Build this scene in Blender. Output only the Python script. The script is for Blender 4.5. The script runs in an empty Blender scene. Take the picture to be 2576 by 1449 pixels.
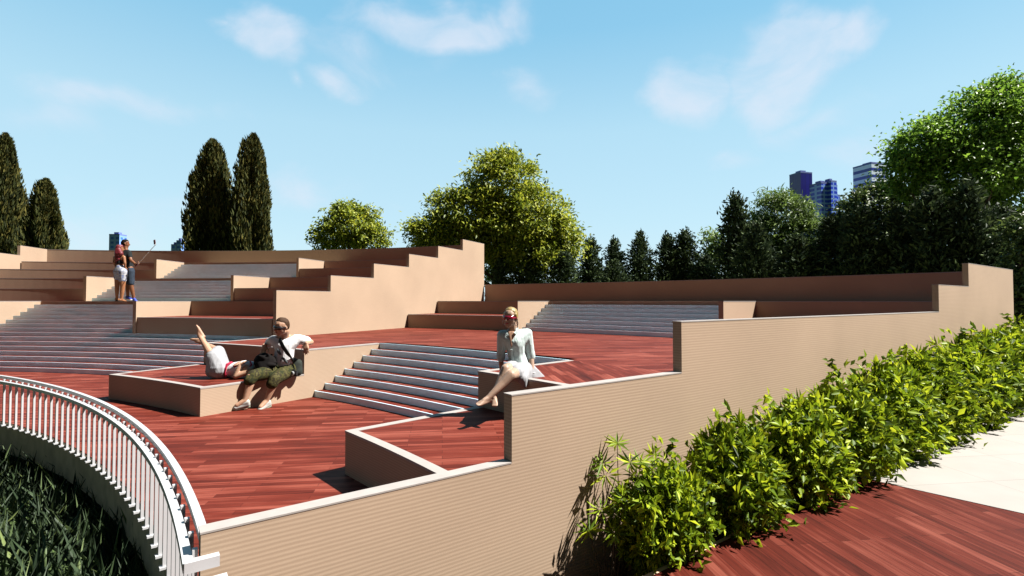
import bpy, bmesh, math, random
import numpy as np
from mathutils import Vector, Matrix, Euler
R_ = math.radians
scene = bpy.context.scene
COL = scene.collection
rng = np.random.default_rng(7)
random.seed(7)

# ------------------------------------------------------------------ camera
PITCH = R_(1.46)
EYE = 1.6
cam = bpy.data.cameras.new("camera")
cam.sensor_width = 36.0
cam.lens = 18.0
cam.clip_start = 0.05
cam.clip_end = 6000
camo = bpy.data.objects.new("camera", cam)
camo.location = (0, 0, EYE)
camo.rotation_euler = (R_(90) + PITCH, 0, 0)
COL.objects.link(camo)
scene.camera = camo

def at(xd, yd, D):
    """point at forward distance D seen at (xd, yd) of a 2576 x 1449 picture"""
    a = (xd - 1288.0) / 1288.0
    b = (724.5 - yd) / 1288.0
    c, s = math.cos(PITCH), math.sin(PITCH)
    d = Vector((a, c - b * s, s + b * c))
    return Vector((0, 0, EYE)) + d * (D / d.y)

# ------------------------------------------------------------------ materials
def new_mat(name):
    m = bpy.data.materials.new(name)
    m.use_nodes = True
    nt = m.node_tree
    b = nt.nodes.get("Principled BSDF")
    return m, nt, b

def N(nt, typ, **kw):
    n = nt.nodes.new(typ)
    for k, v in kw.items():
        setattr(n, k, v)
    return n

def ramp(nt, stops):
    n = nt.nodes.new("ShaderNodeValToRGB")
    el = n.color_ramp.elements
    while len(el) < len(stops):
        el.new(0.5)
    for e, (p, c) in zip(el, stops):
        e.position = p
        e.color = (c[0], c[1], c[2], 1)
    return n

def plain(name, col, rough=0.6, spec=0.3, var=0.12, scale=8.0, metal=0.0, bump=0.0):
    m, nt, b = new_mat(name)
    L = nt.links
    g = N(nt, "ShaderNodeNewGeometry")
    no = N(nt, "ShaderNodeTexNoise")
    no.inputs["Scale"].default_value = scale
    no.inputs["Detail"].default_value = 5
    L.new(g.outputs["Position"], no.inputs["Vector"])
    rp = ramp(nt, [(0.3, [c * (1 - var) for c in col]), (0.7, [min(1, c * (1 + var)) for c in col])])
    L.new(no.outputs["Fac"], rp.inputs["Fac"])
    L.new(rp.outputs["Color"], b.inputs["Base Color"])
    b.inputs["Roughness"].default_value = rough
    b.inputs["Specular IOR Level"].default_value = spec
    b.inputs["Metallic"].default_value = metal
    if bump:
        bp = N(nt, "ShaderNodeBump")
        bp.inputs["Strength"].default_value = bump
        bp.inputs["Distance"].default_value = 0.01
        L.new(no.outputs["Fac"], bp.inputs["Height"])
        L.new(bp.outputs["Normal"], b.inputs["Normal"])
    return m

def mat_deck(name, rot, cols, gap=0.35):
    """timber boards: long narrow planks, each with its own red, grain along the board"""
    m, nt, b = new_mat(name)
    L = nt.links
    g = N(nt, "ShaderNodeNewGeometry")
    mp = N(nt, "ShaderNodeMapping")
    mp.inputs["Rotation"].default_value = (0, 0, rot)
    L.new(g.outputs["Position"], mp.inputs["Vector"])
    br = N(nt, "ShaderNodeTexBrick")
    br.offset = 0.37
    br.offset_frequency = 2
    br.inputs["Color1"].default_value = (0, 0, 0, 1)
    br.inputs["Color2"].default_value = (1, 1, 1, 1)
    br.inputs["Mortar"].default_value = (0.5, 0.5, 0.5, 1)
    br.inputs["Scale"].default_value = 1.0
    br.inputs["Mortar Size"].default_value = 0.0014
    br.inputs["Mortar Smooth"].default_value = 0.2
    br.inputs["Bias"].default_value = 0.0
    br.inputs["Brick Width"].default_value = 0.78
    br.inputs["Row Height"].default_value = 0.075
    L.new(mp.outputs["Vector"], br.inputs["Vector"])
    mp2 = N(nt, "ShaderNodeMapping")
    mp2.inputs["Scale"].default_value = (1.6, 34, 1)
    L.new(mp.outputs["Vector"], mp2.inputs["Vector"])
    grain = N(nt, "ShaderNodeTexNoise")
    grain.inputs["Scale"].default_value = 1.0
    grain.inputs["Detail"].default_value = 6
    grain.inputs["Roughness"].default_value = 0.65
    grain.inputs["Distortion"].default_value = 0.6
    L.new(mp2.outputs["Vector"], grain.inputs["Vector"])
    mp3 = N(nt, "ShaderNodeMapping")
    mp3.inputs["Scale"].default_value = (0.9, 3.0, 1)
    L.new(mp.outputs["Vector"], mp3.inputs["Vector"])
    blot = N(nt, "ShaderNodeTexNoise")
    blot.inputs["Scale"].default_value = 1.3
    blot.inputs["Detail"].default_value = 4
    L.new(mp3.outputs["Vector"], blot.inputs["Vector"])
    a1 = N(nt, "ShaderNodeMath", operation='MULTIPLY')
    L.new(br.outputs["Color"], a1.inputs[0]); a1.inputs[1].default_value = 0.30
    a2 = N(nt, "ShaderNodeMath", operation='MULTIPLY_ADD')
    L.new(grain.outputs["Fac"], a2.inputs[0]); a2.inputs[1].default_value = 0.78
    L.new(a1.outputs[0], a2.inputs[2])
    a3 = N(nt, "ShaderNodeMath", operation='MULTIPLY_ADD')
    L.new(blot.outputs["Fac"], a3.inputs[0]); a3.inputs[1].default_value = 0.46
    L.new(a2.outputs[0], a3.inputs[2])
    a4 = N(nt, "ShaderNodeMath", operation='SUBTRACT')
    L.new(a3.outputs[0], a4.inputs[0]); a4.inputs[1].default_value = 0.27
    rp = ramp(nt, [(0.12, cols[0]), (0.5, cols[1]), (0.88, cols[2])])
    L.new(a4.outputs[0], rp.inputs["Fac"])
    mx = N(nt, "ShaderNodeMix", data_type='RGBA')
    L.new(br.outputs["Fac"], mx.inputs[0])
    L.new(rp.outputs["Color"], mx.inputs[6])
    mx.inputs[7].default_value = (cols[0][0] * gap, cols[0][1] * gap, cols[0][2] * gap, 1)
    L.new(mx.outputs[2], b.inputs["Base Color"])
    b.inputs["Roughness"].default_value = 0.6
    b.inputs["Specular IOR Level"].default_value = 0.07
    bp = N(nt, "ShaderNodeBump")
    bp.inputs["Strength"].default_value = 0.25
    bp.inputs["Distance"].default_value = 0.004
    L.new(grain.outputs["Fac"], bp.inputs["Height"])
    L.new(bp.outputs["Normal"], b.inputs["Normal"])
    return m

def mat_cladding(name, col):
    """fine horizontally ribbed render, ribs about 2 cm apart and broken up along their length"""
    m, nt, b = new_mat(name)
    L = nt.links
    g = N(nt, "ShaderNodeNewGeometry")
    sx = N(nt, "ShaderNodeSeparateXYZ")
    L.new(g.outputs["Position"], sx.inputs[0])
    mp = N(nt, "ShaderNodeMapping")
    mp.inputs["Scale"].default_value = (9, 9, 60)
    L.new(g.outputs["Position"], mp.inputs["Vector"])
    no = N(nt, "ShaderNodeTexNoise")
    no.inputs["Scale"].default_value = 1.0
    no.inputs["Detail"].default_value = 4
    L.new(mp.outputs["Vector"], no.inputs["Vector"])
    mm = N(nt, "ShaderNodeMath", operation='MULTIPLY_ADD')
    L.new(sx.outputs["Z"], mm.inputs[0]); mm.inputs[1].default_value = 2 * math.pi / 0.021
    w0 = N(nt, "ShaderNodeMath", operation='MULTIPLY'); L.new(no.outputs["Fac"], w0.inputs[0]); w0.inputs[1].default_value = 2.2
    L.new(w0.outputs[0], mm.inputs[2])
    sn = N(nt, "ShaderNodeMath", operation='SINE')
    L.new(mm.outputs[0], sn.inputs[0])
    big = N(nt, "ShaderNodeTexNoise")
    big.inputs["Scale"].default_value = 0.9
    big.inputs["Detail"].default_value = 6
    L.new(g.outputs["Position"], big.inputs["Vector"])
    rp = ramp(nt, [(0.3, [c * 0.93 for c in col]), (0.7, [c * 1.06 for c in col])])
    L.new(big.outputs["Fac"], rp.inputs["Fac"])
    rb = ramp(nt, [(0.0, (0.86, 0.84, 0.82)), (1.0, (1.05, 1.05, 1.05))])
    s2 = N(nt, "ShaderNodeMath", operation='MULTIPLY_ADD'); L.new(sn.outputs[0], s2.inputs[0]); s2.inputs[1].default_value = 0.5; s2.inputs[2].default_value = 0.5
    L.new(s2.outputs[0], rb.inputs["Fac"])
    mx = N(nt, "ShaderNodeMix", data_type='RGBA', blend_type='MULTIPLY')
    mx.inputs[0].default_value = 1.0
    L.new(rp.outputs["Color"], mx.inputs[6]); L.new(rb.outputs["Color"], mx.inputs[7])
    L.new(mx.outputs[2], b.inputs["Base Color"])
    b.inputs["Roughness"].default_value = 0.85
    b.inputs["Specular IOR Level"].default_value = 0.15
    bp = N(nt, "ShaderNodeBump")
    bp.inputs["Strength"].default_value = 0.08
    bp.inputs["Distance"].default_value = 0.003
    ad = N(nt, "ShaderNodeMath", operation='ADD')
    L.new(s2.outputs[0], ad.inputs[0]); L.new(no.outputs["Fac"], ad.inputs[1])
    L.new(ad.outputs[0], bp.inputs["Height"])
    L.new(bp.outputs["Normal"], b.inputs["Normal"])
    return m

def mat_tiles(name, rot, size, col):
    m, nt, b = new_mat(name)
    L = nt.links
    g = N(nt, "ShaderNodeNewGeometry")
    mp = N(nt, "ShaderNodeMapping")
    mp.inputs["Rotation"].default_value = (0, 0, rot)
    L.new(g.outputs["Position"], mp.inputs["Vector"])
    br = N(nt, "ShaderNodeTexBrick")
    br.offset = 0.0
    br.inputs["Color1"].default_value = (*[c * 0.96 for c in col], 1)
    br.inputs["Color2"].default_value = (*[c * 1.03 for c in col], 1)
    br.inputs["Mortar"].default_value = (*[c * 0.62 for c in col], 1)
    br.inputs["Scale"].default_value = 1.0
    br.inputs["Mortar Size"].default_value = 0.003
    br.inputs["Brick Width"].default_value = size[0]
    br.inputs["Row Height"].default_value = size[1]
    L.new(mp.outputs["Vector"], br.inputs["Vector"])
    no = N(nt, "ShaderNodeTexNoise"); no.inputs["Scale"].default_value = 3; no.inputs["Detail"].default_value = 8
    L.new(g.outputs["Position"], no.inputs["Vector"])
    rp = ramp(nt, [(0.3, (0.93, 0.92, 0.91)), (0.7, (1, 1, 1))])
    L.new(no.outputs["Fac"], rp.inputs["Fac"])
    mx = N(nt, "ShaderNodeMix", data_type='RGBA', blend_type='MULTIPLY'); mx.inputs[0].default_value = 1
    L.new(br.outputs["Color"], mx.inputs[6]); L.new(rp.outputs["Color"], mx.inputs[7])
    L.new(mx.outputs[2], b.inputs["Base Color"])
    b.inputs["Roughness"].default_value = 0.7
    b.inputs["Specular IOR Level"].default_value = 0.25
    return m

def mat_leaf(name, stops, trans=0.3, rough=0.5, spec=0.3):
    m, nt, b = new_mat(name)
    L = nt.links
    g = N(nt, "ShaderNodeNewGeometry")
    rp = ramp(nt, stops)
    L.new(g.outputs["Random Per Island"], rp.inputs["Fac"])
    L.new(rp.outputs["Color"], b.inputs["Base Color"])
    b.inputs["Roughness"].default_value = rough
    b.inputs["Specular IOR Level"].default_value = spec
    tr = N(nt, "ShaderNodeBsdfTranslucent")
    hs = N(nt, "ShaderNodeHueSaturation"); hs.inputs["Value"].default_value = 1.3; hs.inputs["Hue"].default_value = 0.49
    L.new(rp.outputs["Color"], hs.inputs["Color"])
    L.new(hs.outputs["Color"], tr.inputs["Color"])
    ms = N(nt, "ShaderNodeMixShader"); ms.inputs[0].default_value = trans
    L.new(b.outputs[0], ms.inputs[1]); L.new(tr.outputs[0], ms.inputs[2])
    out = nt.nodes.get("Material Output")
    L.new(ms.outputs[0], out.inputs["Surface"])
    return m

TROT = R_(-7.7)      # boards and tiles are laid on a grid 7.7 degrees off the picture's axes
RED = [(0.018, 0.0026, 0.0014), (0.093, 0.0150, 0.0085), (0.235, 0.068, 0.046)]
M = {}
M['deck'] = mat_deck("red_timber_boards", TROT, RED)
M['deck_turned'] = mat_deck("red_timber_boards_turned", TROT + R_(90) , RED)
M['boardwalk'] = mat_deck('dark_red_boardwalk', TROT + R_(90), [tuple(c * 0.72 for c in q) for q in RED])
M['tan'] = mat_cladding("ribbed_tan_render", (0.305, 0.226, 0.163))
M['coping'] = plain("pale_coping_stone", (0.24, 0.218, 0.205), 0.7, 0.2, 0.06, 14)
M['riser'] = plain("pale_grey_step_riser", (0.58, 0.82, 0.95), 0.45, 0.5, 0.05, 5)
M['concrete'] = plain("slab_concrete", (0.46, 0.335, 0.215), 0.85, 0.2, 0.18, 6, bump=0.2)
M['white_metal'] = plain("white_painted_metal", (0.34, 0.34, 0.35), 0.35, 0.5, 0.03, 9)
M['pave'] = mat_tiles("pale_stone_tiles", TROT, (0.8, 0.66), (0.235, 0.220, 0.205))
M['soil'] = plain("dark_soil", (0.035, 0.024, 0.016), 0.95, 0.1, 0.5, 12, bump=0.6)
M['lawn'] = plain("grass_ground", (0.035, 0.055, 0.018), 0.95, 0.1, 0.5, 3, bump=0.6)
M['pit'] = plain("pit_earth", (0.022, 0.036, 0.022), 0.95, 0.1, 0.5, 7, bump=0.6)
M['bark'] = plain("tree_bark", (0.06, 0.045, 0.032), 0.9, 0.1, 0.4, 9, bump=0.6)

# ------------------------------------------------------------------ object helpers
def mesh_obj(name, verts, faces, mat, parent=None, smooth=False):
    me = bpy.data.meshes.new(name)
    me.from_pydata([tuple(v) for v in verts], [], faces)
    me.update()
    return link_mesh(name, me, mat, parent, smooth)

def link_mesh(name, me, mat, parent=None, smooth=False):
    o = bpy.data.objects.new(name, me)
    COL.objects.link(o)
    if mat is not None:
        if not isinstance(mat, (list, tuple)):
            mat = [mat]
        me.materials.clear()
        for mm in mat:
            me.materials.append(mm)
    if smooth:
        me.polygons.foreach_set('use_smooth', [True] * len(me.polygons))
    if parent is not None:
        o.parent = parent
        o.matrix_parent_inverse = Matrix.Translation(-parent.location)
    return o

def bm_obj(name, bm, mat, parent=None, smooth=False):
    me = bpy.data.meshes.new(name)
    bmesh.ops.recalc_face_normals(bm, faces=bm.faces)
    bm.to_mesh(me)
    bm.free()
    return link_mesh(name, me, mat, parent, smooth)

def thing(name, loc, label, cat, group=None):
    o = bpy.data.objects.new(name, None)
    o.empty_display_size = 0.2
    o.location = loc
    COL.objects.link(o)
    return tag(o, label, cat, group)

def tag(o, label, cat, group=None):
    o['label'] = label
    o['category'] = cat
    if group:
        o['group'] = group
    return o

def structure(o):
    o['kind'] = 'structure'
    return o

def copy_tree(o, parent=None):
    c = o.copy()
    COL.objects.link(c)
    if parent is not None:
        c.parent = parent
    for ch in list(o.children):
        copy_tree(ch, c)
    return c

def box(bm, c, s, rot=None):
    m = Matrix.Translation(Vector(c)) @ (rot.to_4x4() if rot else Matrix.Identity(4)) @ Matrix.Diagonal((s[0], s[1], s[2], 1))
    return bmesh.ops.create_cube(bm, size=1.0, matrix=m)['verts']

# ------------------------------------------------------------------ the amphitheatre's plan
C0 = Vector((-13.756, -6.860))          # centre of all the arcs
def pol(R, a, z):
    t = R_(a)
    return (C0.x + R * math.sin(t), C0.y + R * math.cos(t), z)
def lev(n):                              # height of riser level n (0 = eye level, one riser = 0.1 m)
    return EYE + 0.1 * n
R1, R2, R3 = 16.87, 18.47, 20.07
A1, A2, A3 = 25.1, 34.05, 46.37          # edges of the right aisle and of its blocks
AM, AF, AL = 25.25, 54.15, -12.4         # middle, front and left radial walls
KR = lambda k: 16.87 + 1.6 * k
RB = KR(8)

def arc_block(bm, r0, r1, a0, a1, z0, z1, step=0.7):
    n = max(1, int(math.ceil(abs(a1 - a0) / step)))
    rows = []
    for i in range(n + 1):
        a = a0 + (a1 - a0) * i / n
        rows.append([bm.verts.new(pol(r, a, z)) for r, z in ((r0, z0), (r1, z0), (r1, z1), (r0, z1))])
    for i in range(n):
        p, q = rows[i], rows[i + 1]
        for k in range(4):
            bm.faces.new((p[k], p[(k + 1) % 4], q[(k + 1) % 4], q[k]))
    bm.faces.new(rows[0])
    bm.faces.new(rows[-1][::-1])

def arc_obj(name, blocks, mat, parent=None):
    bm = bmesh.new()
    for b_ in blocks:
        arc_block(bm, *b_)
    return bm_obj(name, bm, mat, parent)

def seating_block(r0, r1, a0, a1, z0, z1, label, left=True, right=True, front=True, deck='deck', group='seating tiers of the amphitheatre', rim=0.085):
    """a tan block with a red plank top inside a pale coping rim"""
    am = (a0 + a1) / 2
    t = thing('seating_block', pol(r0, am, z0), label, 'seating', group)
    arc_obj('body', [(r0, r1, a0, a1, z0, z1 - 0.02)], M['tan'], t)
    w = math.degrees(rim / r0)
    rr = r0 - 0.003
    da = math.degrees(0.003 / r0)
    cop = []
    ia0, ia1, ir = a0, a1, r0
    if front:
        cop.append((rr, r0 + rim, a0 - (da if left else 0), a1 + (da if right else 0), z1 - 0.02, z1))
        ir = r0 + rim
    if left:
        cop.append((ir, r1, a0 - da, a0 + w, z1 - 0.02, z1)); ia0 = a0 + w
    if right:
        cop.append((ir, r1, a1 - w, a1 + da, z1 - 0.02, z1)); ia1 = a1 - w
    if cop:
        arc_obj('coping', cop, M['coping'], t)
    arc_obj('plank_top', [(ir, r1, ia0, ia1, z1 - 0.02, z1 - 0.004)], M[deck], t)
    return t

def stair(r0, a0, a1, n, l0, label, top_deck=0.2, group='grey flights of steps'):
    """n risers of 0.1 m from level l0 up; each step is a part: grey riser under a red plank tread"""
    am = (a0 + a1) / 2
    t = thing('staircase', pol(r0, am, lev(l0)), label, 'staircase', group)
    for j in range(n):
        ra = r0 + 0.2 * j
        z1 = lev(l0 + j + 1)
        last = (j == n - 1)
        s = arc_obj('step', [(ra, ra + 0.2, a0, a1, lev(l0) - 0.05, z1 - 0.012), (ra - 0.004, ra + 0.012, a0, a1, z1 - 0.1, z1)], M['riser'], t)
        arc_obj('tread', [(ra + 0.012, ra + 0.2 - (0.004 if not last else 0), a0, a1, z1 - 0.012, z1 - 0.004)], M['deck'], s)
    return t

def stringer(r0, r1, ac, z0, z1, label):
    w = math.degrees(0.05 / r0)
    t = thing('stair_side_wall', pol(r0, ac, z0), label, 'wall', 'thin walls flanking the steps')
    arc_obj('body', [(r0 - 0.03, r1, ac - w, ac + w, z0, z1 - 0.012)], M['tan'], t)
    arc_obj('coping', [(r0 - 0.033, r1, ac - w - 0.01, ac + w + 0.01, z1 - 0.012, z1)], M['coping'], t)
    return t

def radial_wall(name, ang, steps, rend, zbase, thick, label, side):
    """wall along a radius with a stepped top; `side` = +1: the given angle is its outer (right) face"""
    t = thing(name, pol(steps[0][0], ang, zbase), label, 'wall')
    th = R_(ang)
    d = Vector((math.sin(th), math.cos(th), 0)); nrm = Vector((math.cos(th), -math.sin(th), 0))
    o0 = Vector((C0.x, C0.y, 0))
    def P(r, z, off): return o0 + d * r + nrm * off + Vector((0, 0, z))
    pts = [(steps[0][0], zbase)]
    for i, (r, z) in enumerate(steps):
        rn = steps[i + 1][0] if i + 1 < len(steps) else rend
        pts += [(r, z - 0.02), (rn, z - 0.02)]
    pts.append((rend, zbase))
    bm = bmesh.new()
    zs = [z - 0.008 for _, z in steps]
    rs = [r for r, _ in steps] + [rend]
    for i in range(len(steps)):           # one upright slab per step, sharing no coplanar faces
        lo = [bm.verts.new(P(rs[i + k], zbase, o)) for k, o in ((0, 0), (1, 0), (1, -thick), (0, -thick))]
        hi = [bm.verts.new(P(rs[i + k], zs[i], o)) for k, o in ((0, 0), (1, 0), (1, -thick), (0, -thick))]
        bm.faces.new((lo[0], lo[1], hi[1], hi[0])); bm.faces.new((lo[2], lo[3], hi[3], hi[2])); bm.faces.new(hi)
        zprev = zs[i - 1] if i else zbase
        e = [bm.verts.new(P(rs[i], zprev, o)) for o in (0, -thick)]
        bm.faces.new((e[0], hi[0], hi[3], e[1]))
        if i == len(steps) - 1:
            bm.faces.new((lo[1], lo[2], hi[2], hi[1]))
    bm_obj('wall_face', bm, M['tan'], t)
    bm = bmesh.new()
    for i, (r, z) in enumerate(steps):
        rn = steps[i + 1][0] if i + 1 < len(steps) else rend
        r_a = r - 0.003
        r_b = rn - (0.003 if i + 1 < len(steps) else -0.003)
        q = [P(r_a, z - 0.008, 0.002), P(r_b, z - 0.008, 0.002), P(r_b, z - 0.008, -thick - 0.002), P(r_a, z - 0.008, -thick - 0.002)]
        lo = [bm.verts.new(v) for v in q]
        hi = [bm.verts.new(v + Vector((0, 0, 0.008))) for v in q]
        bm.faces.new(lo[::-1]); bm.faces.new(hi)
        for k in range(4):
            bm.faces.new((lo[k], lo[(k + 1) % 4], hi[(k + 1) % 4], hi[k]))
    bm_obj('coping', bm, M['coping'], t)
    return t

# ------------------------------------------------------------------ setting: ground, decks, paving
def polar_sheet(name, rings, a0, a1, z, mat, step=3.0):
    vs, fs = [], []
    n = int(math.ceil((a1 - a0) / step))
    for r in rings:
        for i in range(n + 1):
            vs.append(pol(r, a0 + (a1 - a0) * i / n, z))
    for k in range(len(rings) - 1):
        for i in range(n):
            a = k * (n + 1) + i
            fs.append((a, a + 1, a + n + 2, a + n + 1))
    return mesh_obj(name, vs, fs, mat)

# one ground sheet: lowest in the pit in front of the stage
gv, gf = [], []
def gquad(p):
    i = len(gv); gv.extend(p); gf.append(tuple(range(i, i + len(p))))
NA = 96
GZ = -0.42
def zone_z(r, a): return -0.62 if (r < 16.05 and -60 < a < 54.0) else GZ
ANG = sorted(set([-180 + 360 * i / NA for i in range(NA + 1)] + [-60, 54.0]))
RAD = [0.0, 6, 11, 13.5, 15.0, 16.05, 20, 26, 32, 45, 70, 120, 250, 600, 1500, 3000]
for i in range(len(ANG) - 1):
    a0, a1 = ANG[i], ANG[i + 1]
    for k in range(len(RAD) - 1):
        r0, r1 = RAD[k], RAD[k + 1]
        z = zone_z((r0 + r1) / 2, (a0 + a1) / 2)
        if r0 == 0: gquad([pol(0, 0, z), pol(r1, a1, z), pol(r1, a0, z)])
        else: gquad([pol(r0, a0, z), pol(r0, a1, z), pol(r1, a1, z), pol(r1, a0, z)])
    if -60 <= a0 and a1 <= 54.0:
        gquad([pol(16.05, a0, -0.62), pol(16.05, a1, -0.62), pol(16.05, a1, GZ), pol(16.05, a0, GZ)])
for aa in (-60, 54.0):
    for k in range(5):
        gquad([pol(RAD[k], aa, -0.62), pol(RAD[k + 1], aa, -0.62), pol(RAD[k + 1], aa, GZ), pol(RAD[k], aa, GZ)])
structure(mesh_obj('ground', gv, gf, M['lawn']))

# stage floor: concrete slab edge with timber on it
o = structure(arc_obj('stage_slab', [(15.385, 16.4, -40, 54.0, -0.40, -0.012)], M['concrete']))
o = structure(arc_obj('stage_deck', [(15.39, 20.2, -40, AF - 0.2, -0.010, 0.0)], M['deck']))
# wide landing of the right-hand sector, level -8
KF, KF2 = 24.80, 26.40
o = structure(arc_obj('landing_deck', [(R3, KF + 0.2, A1, AF - 0.3, lev(-8) - 0.3, lev(-8) - 0.004)], M['deck']))
# garden boardwalk and pale paving to the right of the front wall
def flat(name, pts, z, mat):
    return structure(mesh_obj(name, [(x, y, z) for x, y in pts], [tuple(range(len(pts)))], mat))
wd = Vector((math.sin(R_(AF)), math.cos(R_(AF)))); wn = Vector((math.cos(R_(AF)), -math.sin(R_(AF))))
def wpt(s, off):      # s metres along the front wall from its near end, off metres out from its face
    p = C0 + wd * (15.38 + s) + wn * off
    return (p.x, p.y)
b0, b1 = Vector((3.27, 4.53)), Vector((3.84, 3.88))
bd = (b1 - b0).normalized()
bA = b0 - bd * 2.2; bB = b0 + bd * 14
flat('planting_bed', [wpt(-3.0, 0.0), wpt(40, 0.0), wpt(40, 0.5), wpt(-3.0, 0.5)], -0.31, M['soil'])
kv = [(*wpt(-3.0, 0.5), -0.45), (*wpt(40, 0.5), -0.45), (*wpt(40, 0.5), 0.006), (*wpt(-3.0, 0.5), 0.006), (*wpt(-3.0, 0.54), -0.45), (*wpt(40, 0.54), -0.45), (*wpt(40, 0.54), 0.003), (*wpt(-3.0, 0.54), 0.003)]
structure(mesh_obj('bed_edging', kv, [(0, 1, 2, 3), (3, 2, 6, 7), (4, 5, 6, 7)], M['concrete']))
bw = [wpt(-2, 0.5), (b0 - bd * 1.5).to_tuple(), bB.to_tuple(), (bB + Vector((-12, -8))).to_tuple(), (-2.0, -6.0)]
# boardwalk: from the bed's edge to the paving's edge
def line_hit(p, d, q, e):
    den = d.x * e.y - d.y * e.x
    t = ((q.x - p.x) * e.y - (q.y - p.y) * e.x) / den
    return p + d * t
edge_p = Vector(wpt(0, 0.5))
hit = line_hit(edge_p, wd, b0, bd)
flat('boardwalk', [(edge_p - wd * 2.0).to_tuple(), hit.to_tuple(), bB.to_tuple(), (bB.x - 6, bB.y - 12), (-3.0, -8.0)][::-1], 0.004, M['boardwalk'])
flat('pavement', [hit.to_tuple(), wpt(40, 0.5), wpt(40, 30), bB.to_tuple()][::-1], 0.008, M['pave'])

# ------------------------------------------------------------------ right-hand sector
seating_block(R1, R2, A1, A2, 0, lev(-12), 'low tan seating block whose red plank top carries the reclining couple')
seating_block(R2, R3, A1, A2, 0, lev(-8), 'tan seating block with red planks that the seated man leans back against', front=True)
seating_block(R1, R2, A3, AF - 0.35, 0, lev(-12), 'empty low tan seating block in the foreground with wide pale coping, beside the front wall', right=False)
seating_block(R2, R3, A3, AF - 0.35, 0, lev(-8), 'tan seating block the woman in the pale shirt sits on, its boards turned crosswise', right=False, deck='deck_turned')
# landing filler so the boards join the blocks
stair(R2 + 0.2, A2, A3, 8, -16, 'near flight of pale grey steps, between the seated man and the blonde woman')
seating_block(KF, KF2, AM + 0.05, A2 - 0.05, lev(-8) - 0.3, lev(-4), 'lower tan tier against the tall middle wall, behind the red landing', right=False, left=False)
seating_block(KF2, KF2 + 1.6, AM + 0.05, A2 - 0.05, lev(-8) - 0.3, lev(0), 'upper tan tier in the corner between the tall middle wall and the brown back wall', right=False, left=False)
seating_block(KF, KF2, A3, AF - 0.35, lev(-8) - 0.3, lev(-4), 'lower tan tier right of the far steps, mostly hidden by the front wall', right=False, left=False)
seating_block(KF2, KF2 + 1.6, A3, AF - 0.35, lev(-8) - 0.3, lev(0), 'upper tan tier right of the far steps, below the long brown back wall', right=False, left=False)
stair(KF + 0.2, A2, A3, 7, -8, 'far flight of pale grey steps below the long brown back wall on the right')
structure(arc_obj('landing_deck', [(KF2 - 0.004, KF2 + 1.6, A2 - 0.05, A3, lev(-8) - 0.3, lev(0) - 0.004)], M['tan']))
structure(arc_obj('landing_deck', [(KF2 + 1.6, RB, AM, AF - 0.2, lev(-8) - 0.3, lev(0) - 0.02)], M['deck']))
stringer(KF, KF2 + 0.05, A2, lev(-8) - 0.2, lev(0), 'thin tan wall on the left side of the far right-hand steps')
stringer(KF, KF2 + 0.05, A3, lev(-8) - 0.2, lev(0), 'thin tan wall on the right side of the far right-hand steps')
t = thing('back_wall', pol(RB, 40, 0), 'long low brown curved back wall in front of the dark conifers', 'wall')
arc_obj('wall_face', [(RB, RB + 0.15, AM + 0.1, AF - 0.1, -0.45, lev(6.45) - 0.02)], M['tan'], t)
arc_obj('coping', [(RB - 0.003, RB + 0.153, AM + 0.1, AF - 0.1, lev(6.45) - 0.02, lev(6.45))], M['coping'], t)

# ------------------------------------------------------------------ left-hand sector
AS0, AS1 = 0.2, 12.7
stair(R2 + 0.2, AL, A1 - 0.02, 8, -16, 'wide lowest flight of grey steps left of the lying woman')
stair(R3 + 0.2, AS0, AS1, 7, -8, 'second flight of grey steps on the left, running straight up from the wide lowest flight')
structure(arc_obj('landing_deck', [(KR(3) - 0.004, KR(4), AL + 0.1, AM - 0.4, 0, lev(0) - 0.006)], M['tan']))
structure(arc_obj('landing_deck', [(KR(2) + 0.02, KR(3) + 0.3, AS1 - 0.3, AM - 0.1, 0, lev(-8) - 0.004)], M['tan']))
TL = 'left of the three left-hand flights of steps'
TR = 'between the left-hand steps and the tall middle wall'
def tier_pair(k, l, z0, names):
    seating_block(KR(k), KR(k + 1), AL + 0.1, AS0 - 0.02, z0, lev(l), names[0], left=False, right=False)
    seating_block(KR(k), KR(k + 1), AS1 + 0.02, AM - 0.4, z0, lev(l), names[1], left=False, right=False)
tier_pair(2, -4, 0, ('lowest brown tier at the left edge, beside the second flight of grey steps', 'lowest brown tier between the left-hand steps and the tall middle wall, behind the raised feet'))
tier_pair(3, 0.0, 0.5, ('brown tier at eye level left of the standing pair', 'brown tier at eye level just left of the tall middle wall'))
tier_pair(4, 4, 0.5, ('brown tier directly behind and left of the standing pair', 'brown tier right of the flight behind the standing pair'))
tier_pair(5, 8, 0.5, ('second brown tier up behind and left of the standing pair', 'second brown tier up right of the flight behind the standing pair'))
tier_pair(6, 12, 0.5, ('second highest brown tier on the left, under the cypress trees', 'second highest brown tier right of the highest flight'))
tier_pair(7, 16, 0.5, ('highest brown tier on the left, just below the top wall', 'highest brown tier right of the highest flight, just below the top wall'))
stair(KR(4) + 0.2, AS0, AS1, 7, 0, 'third flight of grey steps, directly behind the standing pair')
stair(KR(6) + 0.2, AS0, AS1, 7, 8, 'highest flight of grey steps, right of the raised phone')
for k, l in ((5, 8), (7, 16)):
    structure(arc_obj('landing_deck', [(KR(k) - 0.004, KR(k + 1), AS0, AS1, 0.5, lev(l) - 0.004)], M['tan']))
stringer(KR(2), KR(3), AS0, lev(-8), lev(0), 'thin pale wall left of the second flight at the left edge')
stringer(KR(2), KR(3), AS1, lev(-8), lev(0), 'thin pale wall right of the second flight, below the standing pair')
stringer(KR(4), KR(5), AS0, lev(0), lev(8), 'thin pale wall left of the flight behind the standing pair')
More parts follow.
